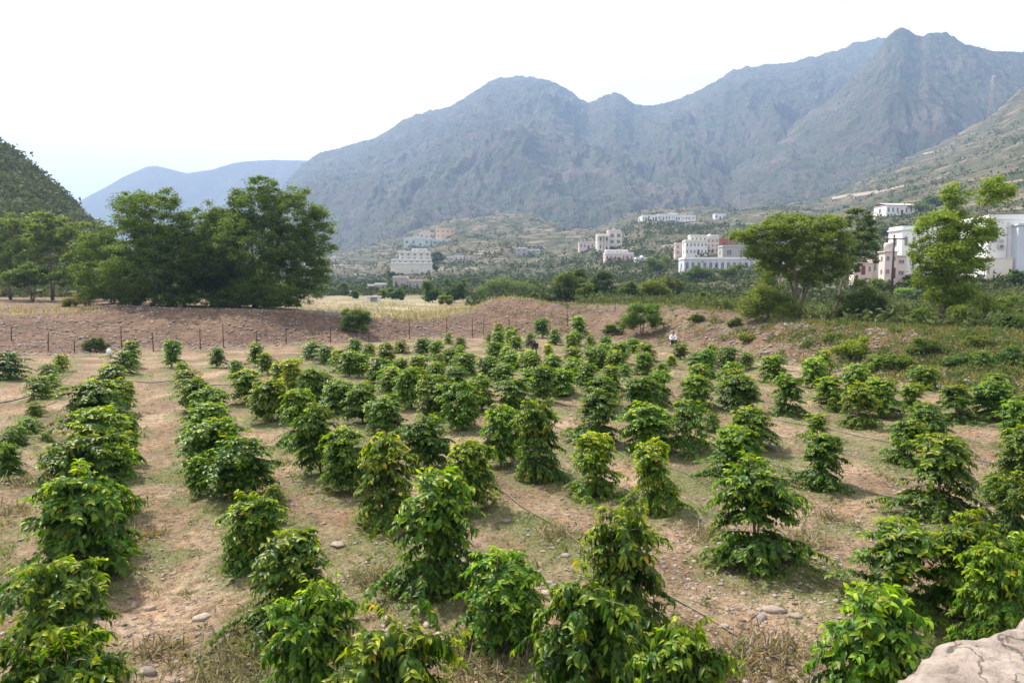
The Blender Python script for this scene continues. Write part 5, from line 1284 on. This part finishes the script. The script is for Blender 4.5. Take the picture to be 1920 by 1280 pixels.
    for s, a, b_ in (('L', 17, 18), ('R', 21, 22)):
        m = MB(); q = P[b_] - P[a]; m.tube([P[a] - q*.3 - Vector((0,0,.03)), P[a] + q*.4 - Vector((0,0,.025)), P[b_] + q*.15 - Vector((0,0,.01))], [.045,.052,.035], 8); m.build('shoe', DARKC, root)
    return root
SEAT = dict(pelvis=(0,.05,.34), chest=(0,-.02,.72), neck=(0,-.05,.90), head=(.01,-.10,1.06), shL=(-.19,-.02,.80), elL=(-.26,-.22,.58), wrL=(-.14,-.42,.52), shR=(.19,-.02,.80), elR=(.25,-.20,.58), wrR=(.10,-.40,.50),
            hiL=(-.10,.02,.34), knL=(-.17,-.38,.52), anL=(-.14,-.36,.10), toL=(-.15,-.52,.05), hiR=(.10,.02,.34), knR=(.18,-.36,.50), anR=(.14,-.34,.10), toR=(.16,-.50,.05), long=1)
g = ground_hit(1262, 648, 30) or on_ground(1262, 58)
person(g, R(-8), SEAT, 'man in a white shirt and dark trousers seated low at the bank', SHIRT, DARKC)
m = MB(); V, F = stone_verts(np.random.default_rng(5), 1); V = V[0]*np.array([.30,.26,.17])
me = np_mesh('field_stone', V, F, False); attr_f(me, 'rnd', np.full(len(V), .55)); o = link('field_stone', me, sm_); o.location = g + Vector((0, .10, .10)); tag(o, 'squat stone the white-shirted man is sitting on', 'stone', 'larger stones lying on the field')
BEND = dict(pelvis=(.02,.10,.78), chest=(-.04,-.22,1.06), neck=(-.08,-.36,1.16), head=(-.12,-.50,1.22), face=(-.3,-1,-.55), shL=(-.23,-.24,1.08), elL=(-.34,-.42,.86), wrL=(-.30,-.62,.72), shR=(.14,-.22,1.10), elR=(.20,-.44,.90), wrR=(.06,-.64,.76),
            hiL=(-.09,.08,.78), knL=(-.14,-.10,.44), anL=(-.15,.02,.09), toL=(-.16,-.14,.04), hiR=(.12,.08,.78), knR=(.16,-.08,.44), anR=(.16,.06,.09), toR=(.17,-.10,.04), long=1)
g = ground_hit(1002, 668, 30) or on_ground(1002, 50)
person(g, R(-35), BEND, 'worker in dark clothes bending between the far middle coffee shrubs', DARKC, DARKC)
STAND = dict(pelvis=(0,0,.95), chest=(0,.01,1.32), neck=(0,0,1.50), head=(0,-.02,1.66), shL=(-.19,0,1.42), elL=(-.25,.02,1.13), wrL=(-.24,-.08,.88), shR=(.19,0,1.42), elR=(.25,.02,1.13), wrR=(.24,-.08,.88),
             hiL=(-.09,0,.93), knL=(-.11,-.02,.50), anL=(-.11,.03,.08), toL=(-.12,-.12,.04), hiR=(.09,0,.93), knR=(.11,-.03,.50), anR=(.12,.0,.08), toR=(.13,-.14,.04), long=1)
for px, rz, lab, tp_, bt in ((642, .3, 'distant figure in dark clothes standing on the straw field', DARKC, DARKC), (658, -.4, 'distant figure in pale blue-white clothes standing on the straw field', SHIRT, SHIRT)):
    g = on_ground(px, 190)
    person(g, rz, STAND, lab, tp_, bt, 'people standing far off on the valley floor')
HAZE_D = 0.00024

# ---------------------------------------------------------------- the valley air
hz = MB(); hz.box(-7000, 7000, -40, 7000, -120, 800)
hm = bpy.data.materials.new('valley_haze'); hm.use_nodes = True; hn = hm.node_tree
for n in list(hn.nodes):
    if n.type == 'BSDF_PRINCIPLED': hn.nodes.remove(n)
pv = hn.nodes.new('ShaderNodeVolumePrincipled'); pv.inputs['Density'].default_value = HAZE_D
pv.inputs['Color'].default_value = (.44, .64, 1.0, 1); pv.inputs['Anisotropy'].default_value = .15
hn.links.new(pv.outputs[0], hn.nodes['Material Output'].inputs['Volume'])
tag(hz.build('haze', hm), kind='stuff')
